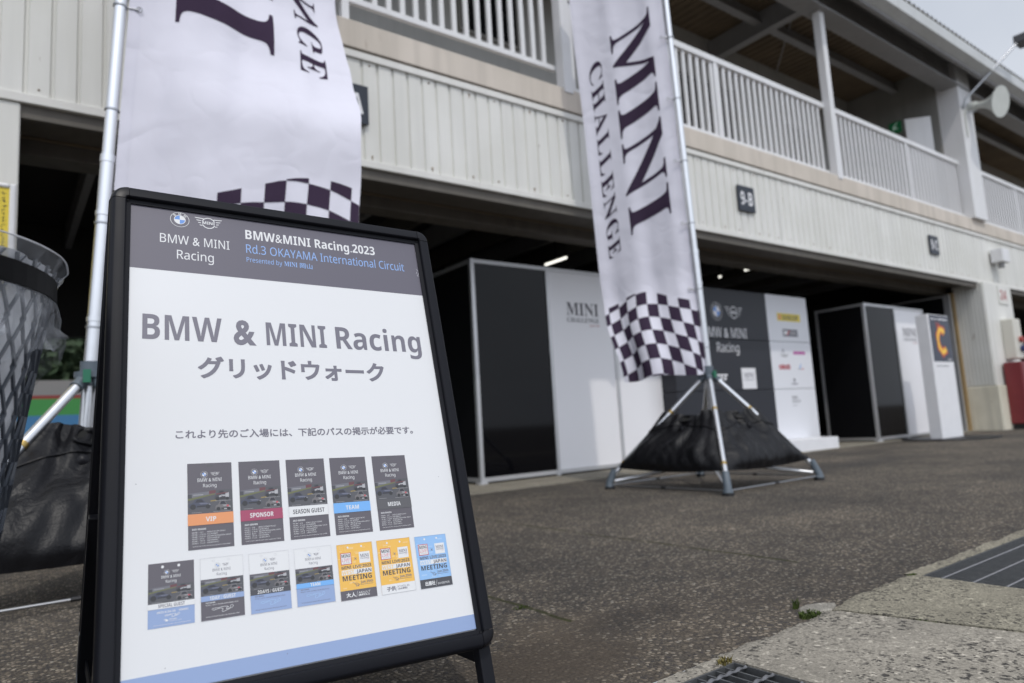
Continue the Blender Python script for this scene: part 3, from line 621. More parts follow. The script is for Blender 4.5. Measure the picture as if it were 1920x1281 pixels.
for wx0, wx1, z0, z1 in ((4.20, 5.02, 5.20, 5.9), (7.9, 8.55, 4.7, 5.72), (8.75, 9.45, 4.7, 5.72), (11.0, 11.7, 4.6, 5.5), (1.6, 2.6, 5.0, 5.9)):
    b = MB(); b.box(wx0, wx1, 6.295, 6.318, z0, z1, MT['glassdark']); w = b.build('window', PB)
    b = MB(); b.box(wx0 - 0.04, wx0, 6.285, 6.319, z0 - 0.04, z1 + 0.04, MT['crosswall']); b.box(wx1, wx1 + 0.04, 6.285, 6.319, z0 - 0.04, z1 + 0.04, MT['crosswall']); b.box(wx0, wx1, 6.285, 6.319, z0 - 0.04, z0, MT['crosswall']); b.box(wx0, wx1, 6.285, 6.319, z1, z1 + 0.04, MT['crosswall']); b.build('window_frame', w, local=True) if False else b.build('window_frame', w)
# balcony door leaf standing ajar
b = MB(); b.bar((12.98, 5.00, 3.62), (12.98, 5.00, 5.56), 0.42, 0.035, MT['white'], up=(0.75, 0.66, 0)); tag(b.build('door_leaf', bevel=0.004), 'plain white door leaf standing ajar on the balcony near the end column', 'door')

# balcony railings, one thing per bay between posts
def railing(label, x0, x1, zb, zt, curb, mids):
    t = thing('balcony_railing', label, 'railing', ((x0 + x1) / 2, 4.6, 3.6), 'white balcony railings')
    b = MB(); b.box(x0, x1, 4.555, 4.625, zt - 0.075, zt, MT['white']); b.build('top_rail', t, bevel=0.006)
    b = MB(); b.box(x0, x1, 4.57, 4.61, zb - 0.05, zb, MT['white']); b.build('bottom_rail', t, bevel=0.004)
    if curb: b = MB(); b.box(x0, x1, 4.55, 4.61, 3.602, 3.64, MT['white']); b.build('kerb_rail', t, bevel=0.004)
    for m_ in mids: b = MB(); b.box(m_ - 0.03, m_ + 0.03, 4.56, 4.62, 3.602, zt - 0.076, MT['white']); b.build('rail_post', t, bevel=0.004)
    n = round((x1 - x0) / 0.122); proto = None; w = (x1 - x0) / n
    for i in range(1, n):
        x = x0 + w * i
        if any(abs(x - m_) < 0.05 for m_ in mids): continue
        if proto is None:
            b = MB(); b.box(x - 0.021, x + 0.021, 4.577, 4.603, zb + 0.0005, zt - 0.0755, MT['white']); proto = b.build('baluster', t); px = x
        else:
            c = proto.copy(); COL.objects.link(c); c.parent = t; c.location.x = proto.location.x + (x - px)
railing('white balcony railing with a raised lower rail, left of the first slim post', 0.3, 4.085, 3.86, 4.64, True, (2.0,))
railing('white balcony railing between the two slim posts, behind the checkered flag banner', 4.195, 8.895, 3.70, 4.66, False, (6.55,))
railing('white balcony railing between the second slim post and the wide end column', 9.005, 13.24, 3.70, 4.66, False, (11.3,))
railing('white balcony railing beyond the wide end column at the right edge', 13.78, 18.0, 3.70, 4.66, False, (15.9,))

# garage number plates
def plate(txt, x, label):
    t = thing('number_plate', label, 'number plate', (x, YF - 0.03, 2.95), 'garage number plates')
    b = MB(); b.box(x - 0.155, x + 0.155, YF - 0.03, YF - 0.015, 2.80, 3.10, MT['navy']); b.box(x - 0.03, x + 0.03, YF - 0.015, YF, 2.82, 3.08, MT['steel']); b.build('plate', t, bevel=0.003)
    p = Print(lambda u, v, l: (u, YF - 0.0305 - 0.0006 * l, v), lambda k: MT['inkw'])
    p.text(txt, 'bold', x, 2.875, 0.155, 'w', 1, w=0.225, align='c'); p.mb.build('lettering', t)
plate('9-A', 1.965, 'navy garage plate reading 9-A, half hidden by the near banner')
plate('9-B', 6.77, 'navy garage plate reading 9-B in the middle of the cladding')
plate('9-C', 11.62, 'navy garage plate reading 9-C toward the end column')

# things on / by the end column
t = thing('horn_speaker', 'pale grey horn loudspeaker bracketed to the upper end column', 'loudspeaker', (13.5, 4.38, 5.6))
b = MB(); ax = Vector((-0.15, -0.95, -0.25)).normalized(); o = Vector((13.55, 4.28, 5.62))
pr = [(0.0, 0.05), (0.12, 0.06), (0.20, 0.078), (0.30, 0.13), (0.38, 0.215), (0.412, 0.255), (0.417, 0.263)]
b.tube([o + ax * p[0] for p in pr] + [o + ax * 0.408, o + ax * 0.30, o + ax * 0.18, o + ax * 0.06], [p[1] for p in pr] + [0.247, 0.145, 0.07, 0.045], MT['horn'], 32); b.tube([o + ax * 0.18, o + ax * 0.30], [0.035, 0.045], MT['horn'], 14); b.build('horn', t, smooth=True)
b = MB(); b.tube([o - ax * 0.10, o + ax * 0.02], 0.075, MT['horn'], 18); b.build('driver', t, smooth=True)
b = MB(); b.bar(o + Vector((0, 0, -0.10)), (13.42, 4.40, 5.50), 0.04, 0.012, MT['steel']); b.tube([(13.36, 4.385, 5.05), (13.36, 4.385, 5.45), (13.38, 4.36, 5.58)], 0.012, MT['horn'], 8); b.build('bracket', t)
t = thing('arm_lamp', 'dark lamp head on a long thin arm slanting out from the end column', 'lamp', (13.3, 4.38, 5.7))
b = MB(); b.tube([(13.30, 4.385, 5.55), (13.30, 4.33, 5.70), (14.25, 3.72, 6.74)], 0.020, MT['steel'], 10); b.build('arm', t, smooth=True)
b = MB(); b.box(14.20, 14.52, 3.56, 3.78, 6.70, 6.86, MT['lampgrey']); b.build('lamp_head', t, bevel=0.02)
t = thing('wall_box', 'white junction box with a short outlet pipe high on the end column', 'wall box', (14.1, 4.3, 3.0))
b = MB(); b.box(13.84, 14.16, 4.28, 4.47, 2.87, 3.11, MT['white']); b.build('housing', t, bevel=0.012); b = MB(); b.tube([(13.98, 4.37, 2.87), (13.98, 4.37, 2.78)], 0.05, MT['beamgrey'], 12); b.build('outlet', t)
t = thing('wall_notice', 'white notice with a red number 24 on the end column', 'notice', (14.0, 4.42, 2.3))
b = MB(); b.box(13.80, 14.22, 4.415, 4.428, 2.14, 2.46, MT['cladw']); b.build('plate', t)
p = Print(lambda u, v, l: (u, 4.4145 - 0.0005 * l, v), lambda k: MT['flamer']); p.text('24', 'bold', 14.01, 2.22, 0.17, 'r', 1, w=0.28, align='c'); p.mb.build('lettering', t)
t = thing('electric_box', 'cream electric box with a red switch and blue socket on the end column', 'electric box', (14.1, 4.3, 1.5))
b = MB(); b.box(13.74, 14.08, 4.25, 4.43, 1.17, 1.86, MT['cream']); b.build('housing', t, bevel=0.02)
b = MB(); b.tube([(13.95, 4.25, 1.50), (13.95, 4.20, 1.50)], 0.05, MT['flamer'], 14); b.build('switch', t); b = MB(); b.tube([(13.96, 4.25, 1.35), (13.96, 4.19, 1.33)], 0.055, INK.get('x') or pm('socket_blue', (0.02, 0.03, 0.12), 0.4), 14); b.build('socket', t)
t = thing('red_cabinet', 'dark red metal cabinet standing by the end column', 'cabinet', (14.0, 4.2, 0))
b = MB(); b.box(13.50, 14.30, 4.15, 4.40, 0.09, 1.11, MT['red']); b.build('body', t, bevel=0.01)
b = MB(); b.box(13.53, 14.27, 4.142, 4.149, 0.12, 1.08, MT['red']); b.build('door', t, bevel=0.003)
for fx in (13.54, 14.24): b = MB(); b.box(fx, fx + 0.04, 4.17, 4.38, 0, 0.089, MT['black']); b.build('foot', t)
t = thing('exit_sign', 'small green running-man exit sign on the balcony cross wall', 'exit sign', (13.19, 5.46, 5.6))
b = MB(); b.box(13.16, 13.199, 5.36, 5.56, 5.50, 5.70, MT['exitg']); b.build('panel', t)
p = Print(lambda u, v, l: (13.159 - 0.001 * l, 5.46 - u, 5.60 + v), lambda k: MT['exitw']); p.poly([(-0.03, -0.07), (0.0, -0.02), (0.045, -0.05), (0.05, -0.03), (0.0, 0.02), (0.03, 0.04), (-0.01, 0.05), (-0.04, 0.0)], 'w', 1); p.disc(0.03, 0.065, 0.016, 'w', 1, 10); p.mb.build('pictogram', t)
# tube lights in the garage
for i, (lx, ly, ln, lab) in enumerate(((5.667, 6.59, 0.42, 'lit fluorescent tube on the garage ceiling above the left booth'), (8.70, 5.85, 0.09, 'short lit lamp on the garage ceiling above the charcoal backdrop'), (8.72, 6.35, 0.035, 'small lit lamp deeper under the garage ceiling behind the charcoal backdrop'))):
    t = thing('ceiling_light', lab, 'ceiling light', (lx, ly, 2.62), 'garage ceiling lights')
    b = MB(); b.tube([(lx, ly - ln / 2, 2.60), (lx, ly + ln / 2, 2.60)], 0.014, MT['tube'], 10); b.build('tube', t)
    b = MB(); b.box(lx - 0.03, lx + 0.03, ly - ln / 2 - 0.05, ly + ln / 2 + 0.05, 2.622, 2.66, MT['dark']); b.box(lx - 0.008, lx + 0.008, ly - 0.008, ly + 0.008, 2.66, 3.05, MT['dark']); b.build('fitting', t)
# notice board, left edge
t = thing('notice_board', 'yellow notice board in a rounded white frame at the left column', 'notice board', (-0.1, 4.2, 1.2))
b = MB(); b.box(-0.42, -0.008, 4.21, 4.225, 1.30, 1.885, MT['yellow']); b.build('panel', t)
b = MB(); b.box(-0.008, 0.022, 4.20, 4.235, 1.28, 1.91, MT['white']); b.box(-0.45, -0.42, 4.20, 4.235, 1.28, 1.91, MT['white']); b.box(-0.42, -0.008, 4.20, 4.235, 1.885, 1.91, MT['white']); b.box(-0.42, -0.008, 4.20, 4.235, 1.28, 1.30, MT['white']); b.build('frame', t, bevel=0.012)
b = MB(); b.tube([(0.0, 4.25, 0), (0.0, 4.25, 1.3)], 0.012, MT['white'], 8); b.tube([(-0.42, 4.25, 0), (-0.42, 4.25, 1.3)], 0.012, MT['white'], 8); b.build('leg', t)
p = Print(lambda u, v, l: (u, 4.2095 - 0.0003 * l, v), lambda k: MT['black']); rnd = random.Random(3)
for cx in (-0.03, -0.055, -0.09, -0.13, -0.17):
    v = 1.865
    while v > 1.34:
        for _ in range(4): w = rnd.uniform(0.004, 0.013); a = cx + rnd.uniform(-0.008, 0.002); c_ = v - rnd.uniform(0, 0.014); p.rect(a, c_ - 0.002, a + w, c_, 'k', 1) if rnd.random() < 0.6 else p.rect(a, c_ - 0.012, a + 0.0025, c_, 'k', 1)
        v -= 0.021
p.mb.build('lettering', t)

# rear view through the left bay
t = thing('pit_wall', 'low pit wall in red, green and blue bands seen through the left garage bay', 'barrier', (1, 12, 0))
for z0, z1, k, nm in ((0, 0.80, 'runw', 'wall'), (0.80, 1.06, 'runb', 'blue_band'), (1.06, 1.30, 'rung', 'green_band'), (1.30, 1.35, 'runr', 'red_cap')):
    b = MB(); b.box(-6, 8, 12 + (0 if nm == 'wall' else -0.01), 12.2, z0, z1, MT[k]); b.build(nm, t)
t = thing('track_fence', 'grey wire track fence standing behind the coloured pit wall', 'fence', (1, 12.6, 0))
b = MB()
for i in range(12): b.box(-6 + i * 1.2, -5.95 + i * 1.2, 12.6, 12.65, 0, 1.85, MT['runw'])
b.build('post', t); b = MB(); b.box(-6, 8, 12.61, 12.63, 1.35, 1.62, MT['runw']); b.build('mesh_panel', t)
b = MB(); rnd = random.Random(11)
for i in range(9000):
    c = Vector((rnd.uniform(-5, 6), rnd.uniform(15.5, 18), rnd.uniform(0.2, 4.4))); 
    if c.z > 3.6 + 0.6 * mnoise.noise(Vector((c.x * 0.8, 0, 0))): continue
    a = rnd.uniform(0, 6.28); u = Vector((math.cos(a), math.sin(a), rnd.uniform(-0.6, 0.6))) * 0.08; w = Vector((-math.sin(a) * 0.5, math.cos(a) * 0.5, 0.6)) * 0.07
    b.add([c - u - w, c + u - w, c + u + w, c - u + w], [(0, 1, 2, 3)], MT['foliage'])
b.grid(lambda u, v: Vector((-8 + 18 * u, 18.4 + 0.5 * mnoise.noise(Vector((u * 14, v * 5, 2))) - 1.2 * v, -0.1 + 4.4 * v + 0.5 * mnoise.noise(Vector((u * 16, 1, v * 3))))), 60, 16, MT['foliage'])
h = b.build('hedge'); h['kind'] = 'stuff'; h['label'] = 'dark green trackside bushes behind the wire fence'; h['category'] = 'hedge'

# ------------------------------------------------------------------ exhibition booths
def board_text(p, cx, z, cap, w, s): pass
def booth(label, x0, widths, y, ztop, depth, logo):
    t = thing('display_booth', label, 'booth', (x0, y, 0), 'glossy framed display booths')
    f = 0.04; x = x0; n = len(widths)
    xs = [x0]
    for w, k in widths: xs.append(xs[-1] + w)
    b = MB()
    for i, px in enumerate(xs):
        b.box(px - f / 2, px + f / 2, y - f / 2, y + f / 2, 0.03, ztop, MT['aluw'])
    for a, c in zip(xs[:-1], xs[1:]):
        b.box(a + f / 2, c - f / 2, y - f / 2 + 0.003, y + f / 2 - 0.003, ztop - f, ztop - 0.002, MT['aluw']); b.box(a + f / 2, c - f / 2, y - f / 2 + 0.003, y + f / 2 - 0.003, 0.03, 0.03 + f, MT['aluw'])
    b.box(x0 - f / 2 + 0.003, x0 + f / 2 - 0.003, y + f / 2, y + depth, ztop - f, ztop - 0.002, MT['aluw']); b.box(x0 - f / 2, x0 + f / 2, y + depth - f / 2, y + depth + f / 2, 0.03, ztop, MT['aluw']); b.box(x0 - f / 2 + 0.003, x0 + f / 2 - 0.003, y + f / 2, y + depth, 0.03, 0.03 + f, MT['aluw'])
    b.build('frame', t)
    for (w, k), a, c in zip(widths, xs[:-1], xs[1:]):
        b = MB(); b.box(a + f / 2, c - f / 2, y - 0.006, y + 0.006, 0.03 + f, ztop - f, MT['blackpanel' if k == 'b' else 'whitepanel']); o = b.build('glossy_panel' if k == 'b' else 'white_panel', t)
        o['label'] = 'glossy black panel' if k == 'b' else 'plain white panel'
    b = MB(); b.box(x0 - 0.006, x0 + 0.006, y + f / 2, y + depth - f / 2, 0.03 + f, ztop - f, MT['sidepanel']); b.build('side_panel', t)
    for px in xs: b = MB(); b.tube([(px, y, 0.012), (px, y, 0.03)], 0.06 if px == x0 else 0.03, MT['aluw'], 14); b.build('foot', t)
    lx, lz, lw, lh = logo
    p = Print(lambda u, v, l: (u, y - 0.0065 - 0.0006 * l, v), lambda k: {'k': pm_black, 'r': MT['flamer']}[k])
    p.text('MINI', 'serif', lx, lz, lh, 'k', 1, w=lw, align='c'); p.text('CHALLENGE', 'serif', lx, lz - lh * 0.55, lh * 0.36, 'k', 1, w=lw, align='c'); p.text('JAPAN', 'sans', lx + lw / 2, lz - lh * 0.86, lh * 0.16, 'r', 1, w=lw * 0.32, align='r')
    p.mb.build('lettering', t)
pm_black = pm('ink_dark', (0.05, 0.045, 0.06), 0.4)
booth('tall framed booth with one glossy black and two white panels, left in the garage', 3.585, ((0.925, 'b'), (0.925, 'w'), (0.90, 'w')), 5.42, 2.155, 2.8, (4.99, 1.665, 0.46, 0.135))
booth('shallow framed booth with a black and a white panel, behind the white display stand', 10.06, ((0.90, 'b'), (0.97, 'w')), 4.92, 2.02, 0.72, (11.42, 1.565, 0.46, 0.13))
# backdrop wall and its plinth
t = thing('plinth', 'low white platform under the charcoal backdrop', 'plinth', (7.4, 5.0, 0))
b = MB(); b.box(5.9, 8.76, 4.80, 5.9, 0.005, 0.155, MT['plinth']); b.build('body', t, bevel=0.004)
t = thing('backdrop_wall', 'charcoal and white press backdrop wall with team and sponsor logos', 'backdrop', (7.6, 5.2, 0.155))
YB = 5.20
for z0, z1 in ((0.157, 0.806), (0.812, 1.441), (1.447, 2.075)):
    b = MB(); b.box(6.15, 8.055, YB, YB + 0.25, z0, z1, MT['backdrop']); b.build('charcoal_board', t, bevel=0.003)
    b = MB(); b.box(8.061, 9.03, YB, YB + 0.25, z0, z1, MT['backdropw']); b.build('white_board', t, bevel=0.003)
b = MB(); b.box(8.76, 9.04, YB - 0.002, YB + 0.25, 0.006, 0.156, MT['plinth']); b.build('side_foot', t)
inkmap = {}
def bi(k):
    return MT['inkw'] if k == 'white' else ink(k)
p = Print(lambda u, v, l: (u, YB - 0.001 - 0.0006 * l, v), bi)
p.roundel(7.005, 1.785, 0.115, 1, 'grey', 'dk2'); p.wings(7.35, 1.785, 0.36, 0.165, 'white', 1, True, 'dk2')
p.text('BMW & MINI', 'sans', 7.15, 1.462, 0.125, 'white', 1, w=0.86, align='c'); p.text('Racing', 'sans', 7.17, 1.283, 0.115, 'white', 1, w=0.44, align='c')
p.rect(7.39, 0.825, 7.685, 1.085, 'white', 1); p.text('MINI', 'serif', 7.537, 0.965, 0.06, 'pgrey', 2, w=0.20, align='c'); p.text('CHALLENGE', 'serif', 7.537, 0.93, 0.02, 'pgrey', 2, w=0.20, align='c')
for k in range(6): x = 6.69 + k * 0.068; p.poly([(x, 0.93), (x + 0.02, 1.01), (x + 0.075, 1.01), (x + 0.07, 0.985), (x + 0.04, 0.985), (x + 0.035, 0.965), (x + 0.055, 0.965), (x + 0.05, 0.945), (x + 0.03, 0.945), (x + 0.026, 0.93)], 'white', 1)
p.rect(8.29, 1.725, 8.835, 1.83, 'ylp', 1); p.text('DUNLOP', 'bold', 8.60, 1.745, 0.06, 'dk2', 2, w=0.36, align='c'); p.rect(8.32, 1.745, 8.38, 1.81, 'orange', 2)
p.rect(8.385, 1.515, 8.74, 1.615, 'pgrey', 1); p.rect(8.41, 1.54, 8.50, 1.59, 'white', 2); p.poly([(8.47, 1.53), (8.53, 1.60), (8.56, 1.60), (8.50, 1.53)], 'redf', 3); p.rect(8.56, 1.545, 8.70, 1.585, 'grey', 2)
p.poly([(8.31, 1.29), (8.345, 1.35), (8.38, 1.29), (8.365, 1.29), (8.345, 1.325), (8.325, 1.29)], 'pgrey', 1); p.rect(8.28, 1.255, 8.46, 1.268, 'grey', 1); p.rect(8.31, 1.235, 8.43, 1.245, 'grey', 1)
for k in range(5): x = 8.585 + k * 0.058; p.disc(x + 0.025, 1.295, 0.026, 'mag', 1, 12); 
p.rect(8.59, 1.288, 8.87, 1.302, 'mag', 2)
for k in range(4): x = 8.215 + k * 0.066; p.ring(x + 0.035, 1.10, 0.014, 0.034, 'redf', 1, 12)
p.rect(8.30, 1.07, 8.32, 1.145, 'redf', 1); p.rect(8.42, 1.07, 8.44, 1.145, 'redf', 1)
p.poly([(8.69, 1.085), (8.735, 1.15), (8.745, 1.15), (8.725, 1.085)], 'ltblue', 1); p.rect(8.74, 1.07, 8.80, 1.082, 'redf', 1); p.rect(8.655, 1.07, 8.72, 1.08, 'grey', 1)
p.poly([(8.53, 0.90), (8.525, 0.94), (8.545, 0.955), (8.565, 0.94), (8.56, 0.90)], 'dk', 1); p.rect(8.47, 0.868, 8.62, 0.882, 'pgrey', 1)
p.text('BMW', 'bold', 8.45, 0.675, 0.04, 'grey', 1, w=0.13); p.text('GROUP', 'bold', 8.45, 0.625, 0.035, 'grey', 1, w=0.19); p.rect(8.45, 0.585, 8.55, 0.592, 'grey', 1)
p.mb.build('logo_print', t)
# free display stand with the flaming letter
t = thing('display_stand', 'slim white display stand with a flaming letter C poster on its upper half', 'display stand', (10.7, 4.2, 0))
b = MB(); b.box(10.36, 11.04, 4.20, 4.36, 0.02, 1.755, MT['plinth']); b.build('body', t, bevel=0.006)
b = MB(); b.tube([(10.75, 4.26, 0.001), (10.75, 4.26, 0.02)], 0.60, MT['black'], 28); b.build('foot_plate', t)
p = Print(lambda u, v, l: (u, 4.199 - 0.0006 * l, v), lambda k: {'d': MT['posterdk'], 'o': MT['flame'], 'y': MT['flamey'], 'r': MT['flamer'], 'w': MT['inkw'], 'g': ink('grey')}[k])
p.rect(10.40, 1.085, 11.035, 1.745, 'd', 0)
def arc(r0, r1, col, lay, wob, a0=0.75, a1=5.55, n=40):
    q = []
    for i in range(n + 1):
        a = a0 + (a1 - a0) * i / n; q.append((a, r0 - wob * 0.4 * abs(math.sin(a * 5)), r1 + wob * (0.5 + 0.5 * math.sin(a * 7 + 1))))
    for s_, e_ in zip(q[:-1], q[1:]):
        P_ = lambda r, a: (10.74 + r * 0.80 * math.cos(a), 1.385 + r * math.sin(a))
        p.poly([P_(s_[1], s_[0]), P_(s_[2], s_[0]), P_(e_[2], e_[0]), P_(e_[1], e_[0])], col, lay)
arc(0.10, 0.215, 'r', 1, 0.035); arc(0.115, 0.200, 'o', 2, 0.014); arc(0.140, 0.182, 'y', 3, 0.008)
p.poly([(10.62, 1.53), (10.60, 1.68), (10.65, 1.60), (10.68, 1.66), (10.72, 1.58)], 'r', 1.5)
for k, (a, c) in enumerate(((10.45, 10.56), (10.60, 10.66), (10.69, 10.99))): p.rect(a, 1.685, c, 1.700, 'w', 1)
p.rect(10.45, 1.015, 10.85, 1.030, 'g', 0.5); p.rect(10.86, 1.10, 10.98, 1.13, 'g', 1)
p.mb.build('poster', t)
# dark partition and timber beside the reveal
t = thing('partition', 'dark partition panel with a grey metal frame beside the ribbed column', 'partition', (12.95, 5.5, 0))
b = MB(); b.box(12.93, 12.97, 4.86, 4.96, 0.012, 2.33, MT['aluw']); b.box(12.932, 12.968, 4.96, 6.8, 2.29, 2.328, MT['aluw']); b.build('frame', t)
b = MB(); b.box(12.94, 12.96, 4.96, 6.8, 0.02, 2.29, MT['sidepanel']); b.build('panel', t)
b = MB(); b.box(13.10, 13.165, 4.86, 4.95, 0.012, 2.37, MT['wood']); tag(b.build('timber_post', bevel=0.004), 'tan timber post upright against the ribbed column reveal', 'post')
b = MB(); b.bar((13.02, 4.86, 0.012), (12.985, 5.02, 1.1), 0.05, 0.03, MT['wood']); b.bar((13.06, 4.88, 0.012), (13.03, 5.03, 1.0), 0.02, 0.03, MT['plinth']); tag(b.build('leaning_plank'), 'short plank leaning between the dark partition and the timber post', 'plank')

# ------------------------------------------------------------------ flag stands, weights, banners
HUB = Vector((4.475, 3.45, 0.87)); C0 = Vector((4.40, 3.45, 0)); HALF = 0.553
def make_stand():
    t = thing('flag_stand', 'aluminium flag stand with four splayed legs in the middle of the tarmac', 'flag stand', tuple(C0), 'aluminium flag stands')
    pole = None
    b = MB(); b.tube([(0, 0, -0.72), (0, 0, 0.95)], 0.029, MT['alu'], 20); b.tube([(0, 0, 0.95), (0, 0, 0.985)], 0.0315, MT['alu'], 20); b.tube([(0, 0, 0.985), (0, 0, 2.6)], 0.026, MT['alu'], 20); b.tube([(0, 0, 2.6), (0, 0, 4.6)], 0.023, MT['alu'], 20)
    for z in (0.22, 0.70): b.tube([(0, 0, z), (0, 0, z + 0.02)], 0.0325, MT['alu'], 20)
    pole = b.build('pole', t, smooth=True, local=True); pole.location = HUB - C0
    for z in (0.19, 0.66, 1.20, 1.72, 2.25, 2.78, 3.3):
        b = MB(); r = 0.034 if z < 0.95 else 0.031
        b.tube([(0, 0, z), (0, 0, z + 0.008)], r, MT['steel'], 16); b.tube([(0.02, 0, z + 0.004), (0.075, 0, z + 0.010)], 0.004, MT['steel'], 8)
        k = 12; b.tube([(0.078 + 0.012 * math.cos(2 * PI * i / k), 0, z + 0.012 + 0.012 * math.sin(2 * PI * i / k)) for i in range(k + 1)], 0.0025, MT['steel'], 6)
        b.build('banner_hook', pole, local=True, smooth=True)
    b = MB(); b.tube([HUB + Vector((0, 0, -0.06)), HUB + Vector((0, 0, 0.045))], 0.04, MT['plast'], 18); b.tube([HUB + Vector((0, 0, -0.025)), HUB + Vector((0, 0, 0.0))], 0.062, MT['plast'], 18)
    for sx in (-1, 1):
        for sy in (-1, 1): d = (C0 + Vector((sx * HALF, sy * HALF, 0.1)) - HUB).normalized(); b.tube([HUB + d * 0.01, HUB + d * 0.10], 0.026, MT['plast'], 12)
    hub = b.build('hub', t, smooth=True)
    b = MB(); b.tube([HUB + Vector((-0.02, -0.045, -0.02)), HUB + Vector((-0.02, -0.075, -0.02))], 0.012, MT['green'], 8); b.box(HUB.x - 0.034, HUB.x - 0.006, HUB.y - 0.08, HUB.y - 0.068, HUB.z - 0.05, HUB.z + 0.005, MT['green']); b.build('locking_knob', hub)
    for sx in (-1, 1):
        for sy in (-1, 1):
            f = C0 + Vector((sx * HALF, sy * HALF, 0)); top = HUB + (f + Vector((0, 0, 0.1)) - HUB).normalized() * 0.085; e = f + Vector((-sx * 0.02, -sy * 0.02, 0.105))
            b = MB(); b.tube([top, e], 0.0195, MT['alu'], 16)
            for q in (0.33, 0.86): m_ = top.lerp(e, q); m2 = top.lerp(e, q + 0.022); b.tube([m_, m2], 0.0215, MT['brass'], 12)
            lg = b.build('leg', t, smooth=True)
            b = MB(); b.tube([f + Vector((0, 0, 0.02)), f + Vector((0, 0, 0.05)), e + Vector((0, 0, 0.005)), e + Vector((-sx * 0.012, -sy * 0.012, 0.045))], [0.036, 0.027, 0.027, 0.024], MT['plast'], 16); b.tube([f, f + Vector((0, 0, 0.021))], [0.040, 0.038], MT['rubber'], 16); b.build('foot', lg, smooth=True)
            b = MB(); b.tube([f + Vector((-sx * 0.03, -sy * 0.03, 0.06)), C0 + Vector((sx * 0.04, sy * 0.04, 0.165))], 0.0125, MT['alu'], 12); b.build('brace', t, smooth=True)
    b = MB(); b.tube([C0 + Vector((0.01, 0, 0.14)), C0 + Vector((0.01, 0, 0.20))], 0.036, MT['plast'], 14); b.build('lower_hub', t, smooth=True)
    cs = [(-1, -1), (1, -1), (1, 1), (-1, 1)]
    for (ax_, ay), (bx, by) in zip(cs, cs[1:] + cs[:1]):
        b = MB(); b.tube([C0 + Vector((ax_ * (HALF - 0.0), ay * HALF, 0.032)), C0 + Vector((bx * HALF, by * HALF, 0.032))], 0.0055, MT['steel'], 8)
        m_ = C0 + Vector(((ax_ + bx) / 2 * HALF, (ay + by) / 2 * HALF, 0.032)); d = Vector((bx - ax_, by - ay, 0)).normalized() * 0.02; b.tube([m_ - d, m_ + d], 0.009, MT['black'], 8); b.build('tie_rod', t, smooth=True)
    return t, pole
st1, pole1 = make_stand()
NEAR = Vector((0.22, 3.45, 0)); 
st2 = dup(st1, NEAR, 'aluminium flag stand carrying the near banner, behind the waste basket and black sign')
pole2 = [c for c in kids(st2) if c.name.startswith('pole')][0]
def tilt(dx, dy, rz):
    z = Vector((dx, dy, 1)).normalized(); q = Vector((0, 0, 1)).rotation_difference(z); return (q.to_matrix() @ Matrix.Rotation(rz, 3, 'Z')).to_euler()
T1 = Vector((-0.037, 0.0, 1)); T2 = Vector((0.055, 0.0, 1))
pole1.rotation_euler = tilt(T1.x, T1.y, math.radians(150)); pole2.rotation_euler = tilt(T2.x, T2.y, math.radians(-8))

